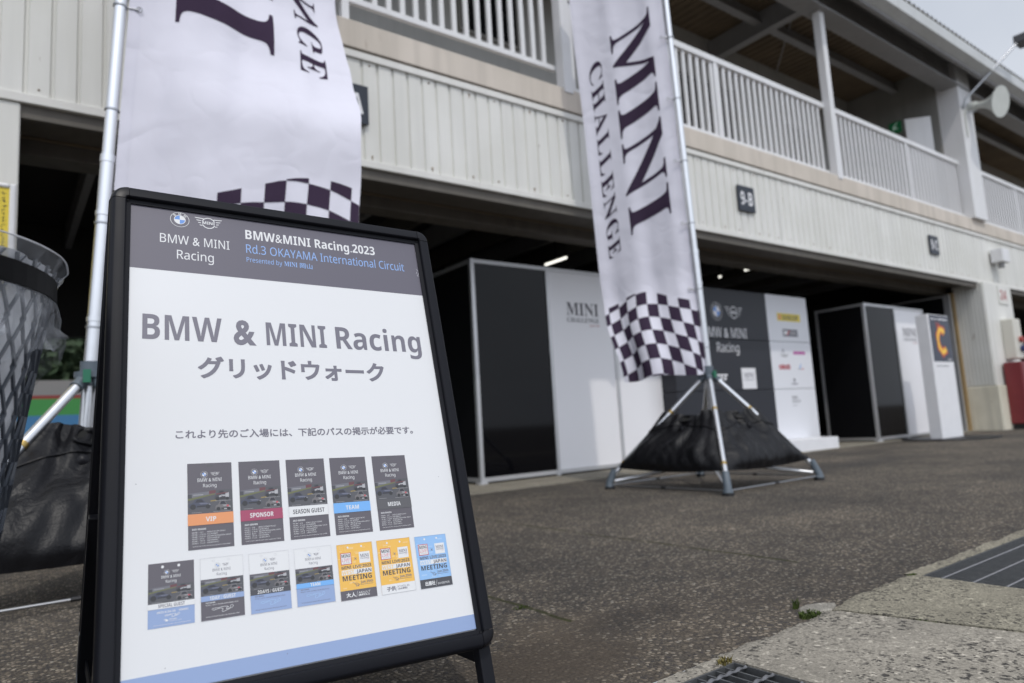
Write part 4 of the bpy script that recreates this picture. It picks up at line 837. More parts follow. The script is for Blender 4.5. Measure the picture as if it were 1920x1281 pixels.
def bag(label, base, side, ztop, seed, hc=0.5, hub=HUB):
    """soft black weight bag laced between two legs of one side of a stand"""
    off = base - C0; hb = hub + off; z_ = lambda t: hb.z * (1 - t)
    cs = {'front': ((-1, -1), (1, -1)), 'left': ((-1, 1), (-1, -1))}[side]
    fA = base + Vector((cs[0][0] * HALF, cs[0][1] * HALF, 0.07)); fB = base + Vector((cs[1][0] * HALF, cs[1][1] * HALF, 0.07))
    out = {'front': Vector((0, -1, 0.25)), 'left': Vector((-1, 0, 0.25))}[side].normalized()
    t0 = (hb.z - ztop) / (hb.z - 0.07); t1 = (hb.z - 0.155) / (hb.z - 0.07)
    def P(u, v, back=False):
        t = t0 + (t1 - t0) * v; a = hb.lerp(fA, t); c_ = hb.lerp(fB, t)
        lap = 0.075 * (1 - v) ** 1.5
        if side == 'left': uu = (0.03 - lap / max(0.2, (a - c_).length)) + u * (0.94 + lap / max(0.2, (a - c_).length))
        else: uu = 0.03 + u * (0.94 + lap / max(0.2, (a - c_).length))
        p = a + (c_ - a) * uu
        if not back: p += out * (0.026 * (u ** 8 if side == 'front' else (1 - u) ** 8))
        if v > 0.55: # corners pulled out toward the feet
            k = (v - 0.55) / 0.45; p += (a - c_).normalized() * (0.05 * k * k * (1 - u) ** 6) + (c_ - a).normalized() * (0.05 * k * k * u ** 6)
        edge = (max(0, 1 - (2 * u - 1) ** 6)) * (1 - max(0, (v - 0.9) / 0.1) ** 2) 
        vol = edge * (0.012 + 0.062 * math.sin(PI * min(1, v ** 1.9)) ** 0.9)
        w = 0.020 * mnoise.noise(Vector((u * 5 + seed, v * 2.2, seed))) + 0.016 * math.sin(u * 26 + 5 * mnoise.noise(Vector((u * 3, v * 2, seed)))) * max(0, 1 - v * 1.15) ** 1.2 + 0.014 * mnoise.noise(Vector((u * 13, v * 5 + seed, 2))) + 0.010 * math.sin(u * 17 + v * 9 + seed) * math.exp(-((v - 0.35) / 0.35) ** 2)
        p += out * ((vol + w * edge) if not back else (0.0 - 0.25 * vol))
        p.z += -0.03 * math.sin(PI * u) * (1 - v) + 0.02 * mnoise.noise(Vector((u * 4, seed, 1))) * (1 - v) - 0.018 * math.sin(PI * u) * v
        return p
    t = thing('weight_bag', label, 'weight bag', tuple(base + Vector(((fA.x + fB.x) / 2 - base.x, (fA.y + fB.y) / 2 - base.y, 0.15))), 'black weight bags on the flag stands')
    b = MB(); b.grid(lambda u, v: P(u, v), 56, 30, MT['vinyl']); b.grid(lambda u, v: P(u, v, True), 56, 30, MT['vinyl'])
    def rimq(fn):
        pts = [fn(i / 40) for i in range(41)]; b.add([p_[0] for p_ in pts] + [p_[1] for p_ in pts], [(i, i + 1, 42 + i, 41 + i) for i in range(40)], MT['vinyl'])
    rimq(lambda s: (P(s, 0), P(s, 0, True))); rimq(lambda s: (P(s, 1), P(s, 1, True))); rimq(lambda s: (P(0, s), P(0, s, True))); rimq(lambda s: (P(1, s), P(1, s, True)))
    b.build('body', t, smooth=True)
    # handle: a padded loop round a dark face that paints the open slot's shade
    b = MB(); n = 24; pts = []
    for i in range(n + 1): a = 2 * PI * i / n; pts.append(P(hc + 0.105 * math.copysign(abs(math.cos(a)) ** 0.6, math.cos(a)), 0.085 + 0.055 * math.copysign(abs(math.sin(a)) ** 0.6, math.sin(a))) + out * 0.006)
    b.tube(pts, 0.009, MT['vinyl'], 8, cap=False); b.add([p_ - out * 0.002 for p_ in pts[:-1]], [tuple(range(n))], MT['pit']); b.build('handle', t, smooth=True)
    b = MB(); c_ = P(hc + 0.02, 0.27); b.tube([c_ - out * 0.01, c_ + out * 0.012, c_ + out * 0.022], [0.024, 0.022, 0.008], MT['corner'], 16); b.build('filler_cap', t, smooth=True)
    b = MB(); b.tube([P(i / 30, 0.2 + 0.15 * (1 - math.sin(PI * i / 30))) + out * 0.003 for i in range(31)], 0.005, MT['vinyl'], 6); b.build('seam', t, smooth=True)
bag('black vinyl weight bag on the left side of the middle flag stand', C0, 'left', 0.57, 1.0)
bag('black vinyl weight bag on the right, camera-facing side of the middle flag stand', C0, 'front', 0.57, 4.2)
bag('black vinyl weight bag with round cap, between the waste basket and black sign', NEAR, 'front', 0.66, 7.7, 0.41)

# banners: cloth coordinate s (metres from the pole edge) and h (metres above the bottom hem)
class Banner:
    def __init__(s, foot, lean, W_, H_, gap, ang, wig, droop, side, zb):
        s.foot, s.lean, s.W, s.H, s.gap, s.ang, s.wig, s.droop, s.side, s.zb = foot, lean, W_, H_, gap, ang, wig, droop, side, zb; s.cache = {}
    def row(s, h):
        k = round(h, 3)
        if k not in s.cache:
            n = 90; x = y = 0.0; pts = [(0.0, 0.0)]; ds = s.W / n
            for i in range(n):
                a = s.ang((i + 0.5) * ds, h) + s.wig((i + 0.5) * ds, h); x += math.cos(a) * ds; y += math.sin(a) * ds; pts.append((x, y))
            s.cache[k] = pts
        return s.cache[k]
    def P(s, d, h, off=0.0):
        r = s.row(h); n = len(r) - 1; q = min(max(d / s.W, 0), 1) * n; i = min(int(q), n - 1); f = q - i
        x = r[i][0] * (1 - f) + r[i + 1][0] * f; y = r[i][1] * (1 - f) + r[i + 1][1] * f
        tx, ty = r[i + 1][0] - r[i][0], r[i + 1][1] - r[i][1]; l_ = math.hypot(tx, ty) or 1
        z = s.zb + h - s.droop(d, h)
        a0 = s.ang(0.0, h)
        base = s.foot + s.lean * ((s.zb + h - s.foot.z) / s.lean.z)
        return Vector((base.x + math.cos(a0) * s.gap + x - ty / l_ * off, base.y + math.sin(a0) * s.gap + y + tx / l_ * off, z))
def smooth(x): x = min(max(x, 0), 1); return x * x * (3 - 2 * x)
def Tcurve(e): return 0.9 * (e - 0.22) ** 2 if e < 0.55 else 0.098 + 0.50 * (e - 0.55)
def Rcurve(e): return 0.02 + 0.9 * (e - 0.33) ** 2 if e < 0.55 else 0.0636 + 0.44 * (e - 0.55)
def make_banner(label, B, hT, hM, off, c, caps, cr=None):
    cr = cr or c
    t = thing('flag_banner', label, 'banner', tuple(B.P(0, 0)), 'white racing banners on poles')
    b = MB(); b.grid(lambda u, v: B.P(u * B.W, v * B.H), 96, 150, MT['cloth']); b.build('cloth', t, smooth=True)
    # seam sleeve on the pole edge
    b = MB(); b.grid(lambda u, v: B.P(0.012 + u * 0.035, v * B.H, off * 0.7), 3, 90, MT['cloth']); b.build('hem', t, smooth=True)
    b = MB(); e0 = c * 0.41
    for k in range(-1, 13):
        ea, eb = max(0.0, e0 + k * c), min(B.W, e0 + (k + 1) * c)
        if eb - ea < 0.004: continue
        for r in range(-2, 8):
            if (k + r) % 2 == 0: continue
            def top(e): return max(Tcurve(e), Rcurve(e) + r * cr)
            def bot(e): return min(hT, Rcurve(e) + (r + 1) * cr)
            nu, nv = 5, 5; vs = []; ok = False
            for j in range(nv + 1):
                for i in range(nu + 1):
                    e = ea + (eb - ea) * i / nu; tp = top(e); bt = max(bot(e), tp)
                    if bt - tp > 0.002: ok = True
                    d = tp + (bt - tp) * j / nv; vs.append(B.P(B.W - e, hT - d, off))
            if ok: b.add(vs, [(j * (nu + 1) + i, j * (nu + 1) + i + 1, (j + 1) * (nu + 1) + i + 1, (j + 1) * (nu + 1) + i) for j in range(nv) for i in range(nu)], MT['ink'])
    b.build('checker_print', t, smooth=True)
    b = MB()
    def put(ch, hs, he, s0, s1):
        v, f = glyphs(ch, 'serif', 3); xs = [p[0] for p in v]; x0, x1 = min(xs), max(xs); H = caph('serif')
        q = [(hs + (p[0] - x0) / (x1 - x0) * (he - hs), s0 + p[1] / H * (s1 - s0)) for p in v]
        q, f2 = subdivide(q, f, 0.035)
        b.add([B.P(p[1], p[0], off) for p in q], f2, MT['ink'])
    h = hM + 1.80; sa, sb = caps[0], caps[1]     # baseline side .68 away from the pole, cap line at .20
    for ch, w in (('M', 0.61), ('I', 0.25), ('N', 0.52), ('I', 0.27)): put(ch, h, h - w, sa, sb); h -= w + 0.05
    h = hM + 1.80 - 0.07; ws = dict(C=1.0, H=1.1, A=1.05, L=0.9, E=0.92, N=1.1, G=1.08); tot = sum(ws[c_] for c_ in 'CHALLENGE') + 0.18 * 8; k = 1.80 / tot
    for ch in 'CHALLENGE': put(ch, h, h - ws[ch] * k, caps[2], caps[3]); h -= (ws[ch] + 0.18) * k
    b.build('lettering', t, smooth=True)
    return t
def fang(s, h):
    k = smooth(h / 0.9); low = math.radians(10 + 70 * smooth(s / 0.65)); top = math.radians(66 - 4 * smooth((h - 2.5) / 1.1))
    return PI - (low * (1 - k) + top * k)
def fwig(s, h):
    A = math.radians(34 - 20 * smooth(h / 1.3)); return A * math.sin(2 * PI * s / 0.36 + 0.25 * h + 0.5) + math.radians(6) * math.sin(2 * PI * s / 0.17 - 0.5 * h)
def fdroop(s, h):
    return (0.02 + 0.38 * smooth(h / 2.0)) * (s / 0.78) + 0.012 * math.sin(s * 11)
far = Banner(HUB, T1, 0.80, 4.3, 0.030, fang, fwig, fdroop, 1, 0.86)
make_banner('white checkered banner on the middle stand, lettering readable from its front', far, 0.80, 1.38, 0.0025, 0.088, (0.475, 0.115, 0.70, 0.585), 0.128)
def nang(s, h): return math.radians(-27 + 37 * smooth((h - 0.45) / 1.45))
def nwig(s, h): return math.radians(16) * math.sin(2 * PI * s / 0.46 + 0.9 * h + 0.8) + math.radians(7) * math.sin(2 * PI * s / 0.19 - 1.7 * h) + math.radians(9) * mnoise.noise(Vector((s * 4, h * 3, 8)))
def ndroop(s, h): return 0.13 * (s / 1.1) + 0.012 * math.sin(s * 9 + 1)
HUB2 = HUB + (NEAR - C0)
near = Banner(HUB2, T2, 1.10, 4.3, 0.034, nang, nwig, ndroop, -1, 1.36)
make_banner('large white banner beside the black sign, seen from behind with mirrored lettering', near, 0.505, 1.245, -0.0025, 0.101, (0.68, 0.20, 0.965, 0.81), 0.106)

# ------------------------------------------------------------------ A-frame sign with poster
RR = Matrix(((0.99822126, 0.0369037, 0.04682349), (-0.04918774, 0.95359266, 0.29705489), (-0.03368811, -0.29882965, 0.95371167)))
T0 = Vector((0.13807461, 1.17260644, 0.17758862))
ORG = Vector((0.297, 0.0, -0.175))      # local origin at the foot of the sign
SG = thing('sandwich_board', 'black framed sandwich board holding a white race event poster', 'sign', tuple(T0 + RR @ ORG))
SG.rotation_euler = RR.to_euler()
def lo(x, y, z): return (x - ORG.x, y - ORG.y, z - ORG.z)
PW, PH = 0.594, 0.8605; FW = 0.036
# snap-frame section: (distance outward from the opening, y toward the back)
SEC = [(-0.004, -0.002), (-0.004, -0.0045), (0.0045, -0.0055), (0.0055, -0.0135), (0.0075, -0.0152), (0.0255, -0.0152), (0.0295, -0.0135), (0.0325, -0.0100), (0.0350, -0.0050), (0.036, 0.001), (0.036, 0.014), (-0.004, 0.014)]
SEC = [(d * 0.83 if d > 0 else d, y) for d, y in SEC]
def railmb(a, c, out, sec=SEC, mat=None, y0=0.0):
    b = MB(); n = len(sec); vs = []
    for p_ in (a, c):
        for d, y in sec: vs.append(lo(p_[0] + out[0] * d, y + y0, p_[1] + out[1] * d))
    b.add(vs, [tuple(range(n)), tuple(range(2 * n - 1, n - 1, -1))] + [(i, (i + 1) % n, n + (i + 1) % n, n + i) for i in range(n)], mat or MT['frame']); return b
g = 0.0008
railmb((g, PH), (PW - g, PH), (0, 1)).build('frame_rail', SG, local=True, smooth=True, sharp=30)
railmb((g, 0), (PW - g, 0), (0, -1)).build('frame_rail', SG, local=True, smooth=True, sharp=30)
railmb((0, g), (0, PH - g), (-1, 0)).build('frame_rail', SG, local=True, smooth=True, sharp=30)
railmb((PW, g), (PW, PH - g), (1, 0)).build('frame_rail', SG, local=True, smooth=True, sharp=30)
def cornermb(cx, cz, a0):
    b = MB(); sec = [(max(d, 0.0) , y - 0.0006) for d, y in SEC]; n = len(sec); k = 12; vs = []; fs = []
    for j in range(k + 1):
        a = a0 + PI / 2 * j / k
        for d, y in sec: vs.append(lo(cx + math.cos(a) * d * 1.012, y, cz + math.sin(a) * d * 1.012))
    for j in range(k): fs += [(j * n + i, j * n + (i + 1) % n, (j + 1) * n + (i + 1) % n, (j + 1) * n + i) for i in range(n)]
    fs += [tuple(range(n)), tuple(k * n + i for i in range(n - 1, -1, -1))]
    b.add(vs, fs, MT['corner']); return b
for cx, cz, a0 in ((0, PH, PI / 2), (PW, PH, 0), (PW, 0, -PI / 2), (0, 0, PI)): cornermb(cx, cz, a0).build('corner_cap', SG, local=True, smooth=True, sharp=30)
def boxl(b, x0, x1, y0, y1, z0, z1, mat):
    k = len(b.v); b.box(x0, x1, y0, y1, z0, z1, mat); b.v[k:] = [lo(*p_) for p_ in b.v[k:]]
b = MB(); boxl(b, -0.026, PW + 0.026, 0.004, 0.010, -0.026, PH + 0.026, MT['corner']); b.build('back_panel', SG, local=True)
for lx in (-0.0285, PW + 0.0025):
    b = MB(); boxl(b, lx, lx + 0.026, 0.0145, 0.040, -0.175, 0.25, MT['frame']); b.build('leg', SG, local=True, bevel=0.003)
# rear leaf, hinged at the top edge
hz = PH + 0.030; hy = 0.020; A = math.radians(35.0)
def rear(x, y, z):      # rear leaf coordinates: z measured down from the hinge as in the front leaf
    dz = z - hz; return lo(x, hy + (-dz) * math.sin(A) + y * math.cos(A), hz + dz * math.cos(A) + y * math.sin(A))
def rbox(b, x0, x1, y0, y1, z0, z1, mat):
    k = len(b.v); b.box(x0, x1, y0, y1, z0, z1, mat); b.v[k:] = [rear(*p_) for p_ in b.v[k:]]
b = MB(); rbox(b, -0.030, PW + 0.030, 0.0, 0.022, -0.037, hz - 0.004, MT['frame']); b.build('rear_leaf', SG, local=True, bevel=0.012)
for lx in (-0.0285, PW + 0.0025):
    b = MB(); rbox(b, lx, lx + 0.026, -0.026, -0.001, -0.215, 0.25, MT['frame']); b.build('rear_leg', SG, local=True, bevel=0.003)
    # stay bar joining the two legs, with an angle bracket
    b = MB(); zz = -0.045; a = Vector(lo(lx + 0.0135, 0.042, zz)); dz = zz - hz; c_ = Vector(rear(lx + 0.0135, -0.028, zz * 1.0 - 0.02)); b.bar(a, c_, 0.003, 0.022, MT['frame']); b.build('stay_bar', SG, local=True)
    b = MB(); sx = -0.0305 if lx < 0 else PW + 0.0290
    for (y0, y1, z0, z1) in ((-0.022, -0.006, -0.10, 0.0), (-0.10, -0.022, -0.10, -0.086)): rbox(b, sx, sx + 0.0015, y0, y1, z0, z1, MT['steel'])
    b.build('bracket', SG, local=True)
b = MB()
for hx in (0.06, PW - 0.12): boxl(b, hx, hx + 0.06, 0.008, 0.034, PH + 0.022, PH + 0.031, MT['corner'])
b.build('hinge', SG, local=True)
# poster
LZ = 0.00016
def pf(x, y, l): return lo(x, -0.0010 - LZ * l, y)
mm = 0.001
PO = Print(lambda x, y, l: pf(x * mm, y * mm, l), ink)
PO.mb.add([lo(-0.002, 0.001, 0.001), lo(PW + 0.002, 0.001, 0.001), lo(PW + 0.002, 0.001, PH + 0.003), lo(-0.002, 0.001, PH + 0.003)], [(0, 1, 2, 3)], ink('grey'))
PO.rect(-2, 6, 596, 863, 'paper', 0); PO.rect(-2, 719.5, 596, 863, 'head', 1); PO.rect(-2, 6, 596, 32, 'blue', 1)
PO.roundel(88, 836.5, 17, 2, 'white', 'head'); PO.wings(140, 837, 51, 27, 'white', 2)
PO.text('BMW & MINI', 'sans', 115.5, 781, 19.5, 'white', 2, w=124, align='c'); PO.text('Racing', 'sans', 115, 748, 19.5, 'white', 2, w=65, align='c')
PO.text('BMW&MINI Racing.2023', 'bold', 209, 812, 21.5, 'white', 2, w=278); PO.text('Rd.3 OKAYAMA International Circuit', 'sans', 209, 779, 20, 'ltblue', 2, w=345)
PO.text('Presented by', 'sans', 209, 758, 11, 'ltblue', 2, w=70); PO.text('MINI', 'serif', 283, 758, 11, 'ltblue', 2, w=27); PO.text('岡山', 'plain', 315, 757, 12.5, 'ltblue', 2, w=26, jp=True, fat=0.25)
PO.text('BMW', 'bold', 26, 577, 49.5, 'pgrey', 2, w=132); PO.text('&', 'plain', 178, 576, 49, 'pgrey', 2, w=41, off=0.03); PO.text('MINI', 'bold', 238, 576, 49, 'pgrey', 2, w=118); PO.text('Racing', 'bold', 376, 576, 49, 'pgrey', 2, w=190)
PO.text('グリッドウォーク', 'plain', 115, 504, 43, 'pgrey', 2, w=356, jp=True, off=0.02, fat=1.0)
PO.text('これより先のご入場には、下記のパスの掲示が必要です。', 'plain', 78, 392, 15.5, 'pgrey', 2, w=439, jp=True, fat=0.6)
for (a, c_, d_, e_) in ((584, 789, 588, 784), (586, 782, 583, 776), (589, 779, 586, 771), (584, 773, 588, 768)): PO.stroke([(a, c_), (d_, e_)], 0.9, 'line', 3)
for (a, c_) in ((20, 318), (62, 38), (240, 26), (560, 300)): PO.disc(a, c_, 0.7, 'pgrey', 3, 8)
PO.mb.build('poster', SG, local=True)
POSTER = [c for c in kids(SG) if c.name.startswith('poster')][0]

def car(P, cx, cy, w, h, body, light, lay, s=1):
    X = lambda u: cx + s * u * w; Y = lambda v: cy + v * h
    P.poly([(X(-.5), Y(.12)), (X(-.47), Y(.42)), (X(-.30), Y(.55)), (X(.30), Y(.50)), (X(.47), Y(.38)), (X(.5), Y(.10)), (X(.42), Y(.02)), (X(-.42), Y(.02))], body, lay)
    P.poly([(X(-.32), Y(.52)), (X(-.18), Y(.92)), (X(.10), Y(.95)), (X(.26), Y(.52))], body, lay + 0.2); P.poly([(X(-.20), Y(.55)), (X(-.12), Y(.86)), (X(.08), Y(.88)), (X(.20), Y(.55))], 'glass', lay + 0.5)
    P.poly([(X(-.05), Y(.50)), (X(.28), Y(.48)), (X(.44), Y(.36)), (X(.05), Y(.34))], light, lay + 0.5); P.rect(min(X(.30), X(.46)), Y(.22), max(X(.30), X(.46)), Y(.32), 'carw', lay + 0.7); P.rect(min(X(-.12), X(.30)), Y(.06), max(X(-.12), X(.30)), Y(.20), 'tyre', lay + 0.6)
    P.disc(X(-.30), Y(.10), 0.13 * w, 'tyre', lay + 0.8, 10); P.disc(X(.36), Y(.08), 0.11 * w, 'tyre', lay + 0.8, 10)
def picture(P, x0, y0, x1, y1, lay, full=True):
    w, h = x1 - x0, y1 - y0; X = lambda u: x0 + u * w; Y = lambda v: y0 + v * h
    P.rect(x0, y0, x1, y1, 'tar', lay)
    P.poly([(X(0), Y(.86)), (X(.5), Y(.99)), (X(.62), Y(1)), (X(0), Y(1))], 'dk', lay + 0.3)
    P.poly([(X(0), Y(.66)), (X(.62), Y(.84)), (X(.62), Y(.98)), (X(.1), Y(.90)), (X(0), Y(.88))], 'wal', lay + 0.5); P.poly([(X(.47), Y(.82)), (X(.62), Y(.86)), (X(.62), Y(1)), (X(.47), Y(.97))], 'redw', lay + 0.7)
    P.poly([(X(0), Y(.58)), (X(.6), Y(.80)), (X(.6), Y(.85)), (X(0), Y(.68))], 'grs', lay + 0.8); P.rect(X(0), Y(.68), X(.09), Y(.86), 'dk2', lay + 0.9)
    P.poly([(X(.5), Y(.50)), (X(.66), Y(.52)), (X(.66), Y(.56)), (X(.5), Y(.55))], 'ylw', lay + 0.9)
    P.rect(X(.12), Y(.80), X(.34), Y(.84), 'grey', lay + 0.9)
    car(P, X(.26), Y(.27), w * .50, h * .40, 'car1', 'car1l', lay + 1)
    car(P, X(.76), Y(.56), w * .34, h * .42, 'dk2', 'carw', lay + 1); P.rect(X(.84), Y(.66), X(.92), Y(.86), 'carw', lay + 2.2); P.poly([(X(.63), Y(.78)), (X(.9), Y(.84)), (X(.9), Y(.88)), (X(.63), Y(.84))], 'redw', lay + 2.2); P.poly([(X(.70), Y(.66)), (X(.76), Y(.70)), (X(.74), Y(.76)), (X(.69), Y(.72))], 'carw', lay + 2.3)
    car(P, X(.78), Y(.12), w * .36, h * .42, 'car3', 'grey', lay + 1); P.rect(X(.86), Y(.24), X(.91), Y(.31), 'redf', lay + 2.2); P.rect(X(.80), Y(.12), X(.86), Y(.17), 'carw', lay + 2.3)
    for a, c, d in ((.08, .30, .05), (.55, .95, .04), (.60, .96, .50)): P.rect(X(a), Y(d), X(c), Y(d + .018), 'grey', lay + 2)
TRACK = [(0, .55), (.06, .68), (.36, .66), (.42, .74), (.70, .72), (.78, .60), (.70, .58), (.66, .30), (.84, .42), (.88, .78), (.94, .86), (1, .70), (.97, .5), (.74, .22), (.50, 0), (.46, .18), (.52, .46), (.40, .58), (.08, .40)]
def track(P, x0, y0, w, h, col, lay): P.stroke([(x0 + a * w, y0 + c * h) for a, c in TRACK], 0.55, col, lay, True)
def wordmark(P, cx, y, s, col, lay, bg):
    P.roundel(cx - 8.6 * s, y + 18.5 * s, 5.6 * s, lay, 'grey' if col != 'white' else 'white', bg, False); P.wings(cx + 8.6 * s, y + 18.8 * s, 15 * s, 6.6 * s, col, lay, False)
    P.rect(cx + 6.4 * s, y + 17.6 * s, cx + 10.8 * s, y + 20 * s, bg or 'paper2', lay + 1); P.text('MINI', 'bold', cx + 8.6 * s, y + 18.0 * s, 1.5 * s, col, lay + 2, w=4 * s, align='c', res=1)
    P.text('BMW & MINI', 'sans', cx, y + 6 * s, 5.9 * s, col, lay, w=38 * s, align='c', res=2); P.text('Racing', 'sans', cx, y - 3.6 * s, 5.9 * s, col, lay, w=21 * s, align='c', res=2)
ROUNDS = (('ROUND 1', '4.23', 'MOBILITY RESORT MOTEGI'), ('ROUND 2', '5.13-14', 'FUJI SPEEDWAY'), ('ROUND 3', '6.24-25', 'OKAYAMA INTERNATIONAL CIRCUIT'), ('ROUND 4', '8.5-6', 'SPORTSLAND SUGO'), ('ROUND 5', '10.7-8', 'FUJI SPEEDWAY'), ('ROUND 6', '11.2-3', 'SUZUKA CIRCUIT'))
TAGL = 'Working to be the best one-make racing championship in JAPAN.'
def newcard(x0, y0): return Print(lambda x, y, l: pf((x0 + x) * mm, (y0 + y) * mm, 2 + l), ink)
def finish(P, label):
    o = P.mb.build('printed_pass', POSTER, local=True); o['label'] = label
def season(x0, y0, title, band, tcol, label, w=70, h=143):
    P = newcard(x0, y0); P.rect(0, 0, w, h, 'dk', 0); P.rect(30, 137, 40, 140, 'medg', 1)
    wordmark(P, 34.5, 105, 1.0, 'white', 1, 'dk'); picture(P, 0.3, 57.5, w - 0.3, 96, 1)
    P.rect(-0.2, 39, w + 0.2, 57.5, band, 4); P.text(title, 'bold', w / 2, 44.2, 7.6, tcol, 5, w={'VIP': 16, 'SPONSOR': 39, 'SEASON GUEST': 56, 'TEAM': 25, 'MEDIA': 26}[title], align='c')
    if band == 'white': P.stroke([(0, 39), (w, 39), (w, 57.5), (0, 57.5)], 0.25, 'line', 5, True)
    P.text('2023 SEASON', 'bold', 6, 31.2, 2.7, 'white', 1, w=21, res=1)
    for i, (a, c, d) in enumerate(ROUNDS):
        y = 26.3 - i * 3.45; P.text(a, 'sans', 6, y, 2.0, 'white', 1, w=9, res=1); P.text(c, 'sans', 17.5, y, 2.0, 'white', 1, w=1.25 * len(c), res=1); P.text(d, 'sans', 28.5, y, 2.0, 'white', 1, w=1.28 * len(d), res=1)
    P.text(TAGL, 'sans', 6.5, 4.6, 1.5, 'white', 1, w=58, res=1)
    finish(P, label)
for i, (tt, bd, tc_, lb) in enumerate((('VIP', 'orange', 'white', 'dark pass with an orange VIP band'), ('SPONSOR', 'crimson', 'white', 'dark pass with a crimson SPONSOR band'), ('SEASON GUEST', 'white', 'dk2', 'dark pass with a white SEASON GUEST band'), ('TEAM', 'sky', 'white', 'dark pass with a sky blue TEAM band'), ('MEDIA', 'medg', 'white', 'dark pass with a grey MEDIA band'))):
    season((95.5, 177, 258, 338.5, 422)[i], 205, tt, bd, tc_, lb)
def guest(x0, y0, kind, label, w=65, h=95):
    P = newcard(x0, y0); dark = kind == 'SPECIAL GUEST'; P.rect(0, 0, w, h, 'dk' if dark else 'paper2', 0)
    fg = 'white' if dark else 'pgrey'
    for hx in (20, 43):
        if dark: P.disc(hx, 89, 2.1, 'white', 1, 14)
        else: P.ring(hx, 90, 1.7, 1.95, 'line', 1, 16)
    wordmark(P, 32, 67 if dark else 69, 0.72, fg, 1, 'dk' if dark else None)
    lower = {'SPECIAL GUEST': 'blue', '1DAY / GUEST': 'dk', '2DAYS / GUEST': 'blue', 'TEAM': 'blue'}[kind]
    if dark:
        picture(P, 0.3, 35, w - 0.3, 61, 1); P.rect(-0.2, 27, w + 0.2, 35, 'white', 4); P.text(kind, 'bold', w / 2, 28.6, 4.9, 'pgrey', 5, w=37, align='c', res=2); P.rect(0, 0, w, 27, lower, 1)
        P.text('2023.6.24-25', 'bold', 12, 20.5, 2.6, 'white', 2, w=26, res=1); P.text('MEMBERS', 'bold', 43, 20.6, 2.8, 'white', 2, w=13, res=1); track(P, 23, 13, 21, 6.5, 'white', 2)
        P.poly([(21, 10.5), (25, 11.3), (28, 9.5), (27, 7.5), (23.5, 8.2), (24.5, 9.6)], 'white', 2); P.text('OKAYAMA', 'bold', 29.5, 9.3, 1.9, 'white', 2, w=10, res=1); P.text('INTERNATIONAL CIRCUIT', 'sans', 29.5, 7.2, 1.2, 'white', 2, w=17, res=1)
        P.text(TAGL, 'sans', 8, 3.2, 1.4, 'white', 2, w=51, res=1)
    else:
        y1 = {'1DAY / GUEST': 62, '2DAYS / GUEST': 62, 'TEAM': 61}[kind]; lt = 'white' if lower == 'dk' else 'pgrey'
        picture(P, 0.3, 36.5, w - 0.3, y1, 1)
        band = {'1DAY / GUEST': 'blue', '2DAYS / GUEST': 'dk2', 'TEAM': 'sky'}[kind]; P.rect(0, 28.6, w, 36.6, band, 4); P.text(kind, 'bold', w / 2, 30, 5.3, 'white', 5, w={'1DAY / GUEST': 39, '2DAYS / GUEST': 42, 'TEAM': 17}[kind], align='c', res=2)
        P.rect(0, 0, w, 28.7, lower, 1); P.text('2023 SEASON', 'bold', 7, 25, 2.0, lt, 2, w=14, res=1); P.text('ROUND 3   6.24-25   OKAYAMA INTERNATIONAL CIRCUIT', 'sans', 7, 21.7, 1.7, lt, 2, w=49, res=1); track(P, 16, 10, 32, 10.5, 'white' if lower == 'dk' else 'blu2', 2); P.text(TAGL, 'sans', 7, 4.4, 1.6, lt, 2, w=50, res=1)
        P.stroke([(0, 0), (w, 0), (w, h), (0, h)], 0.3, 'line', 6, True)
    finish(P, label)
guest(38.5, 95.5, 'SPECIAL GUEST', 'dark pass with a white SPECIAL GUEST band over a blue foot')
guest(112.5, 95, '1DAY / GUEST', 'white topped pass with a blue 1DAY / GUEST band'); guest(187, 94, '2DAYS / GUEST', 'white topped pass with a dark 2DAYS / GUEST band and blue foot'); guest(261.5, 94, 'TEAM', 'white topped pass with a blue TEAM band')
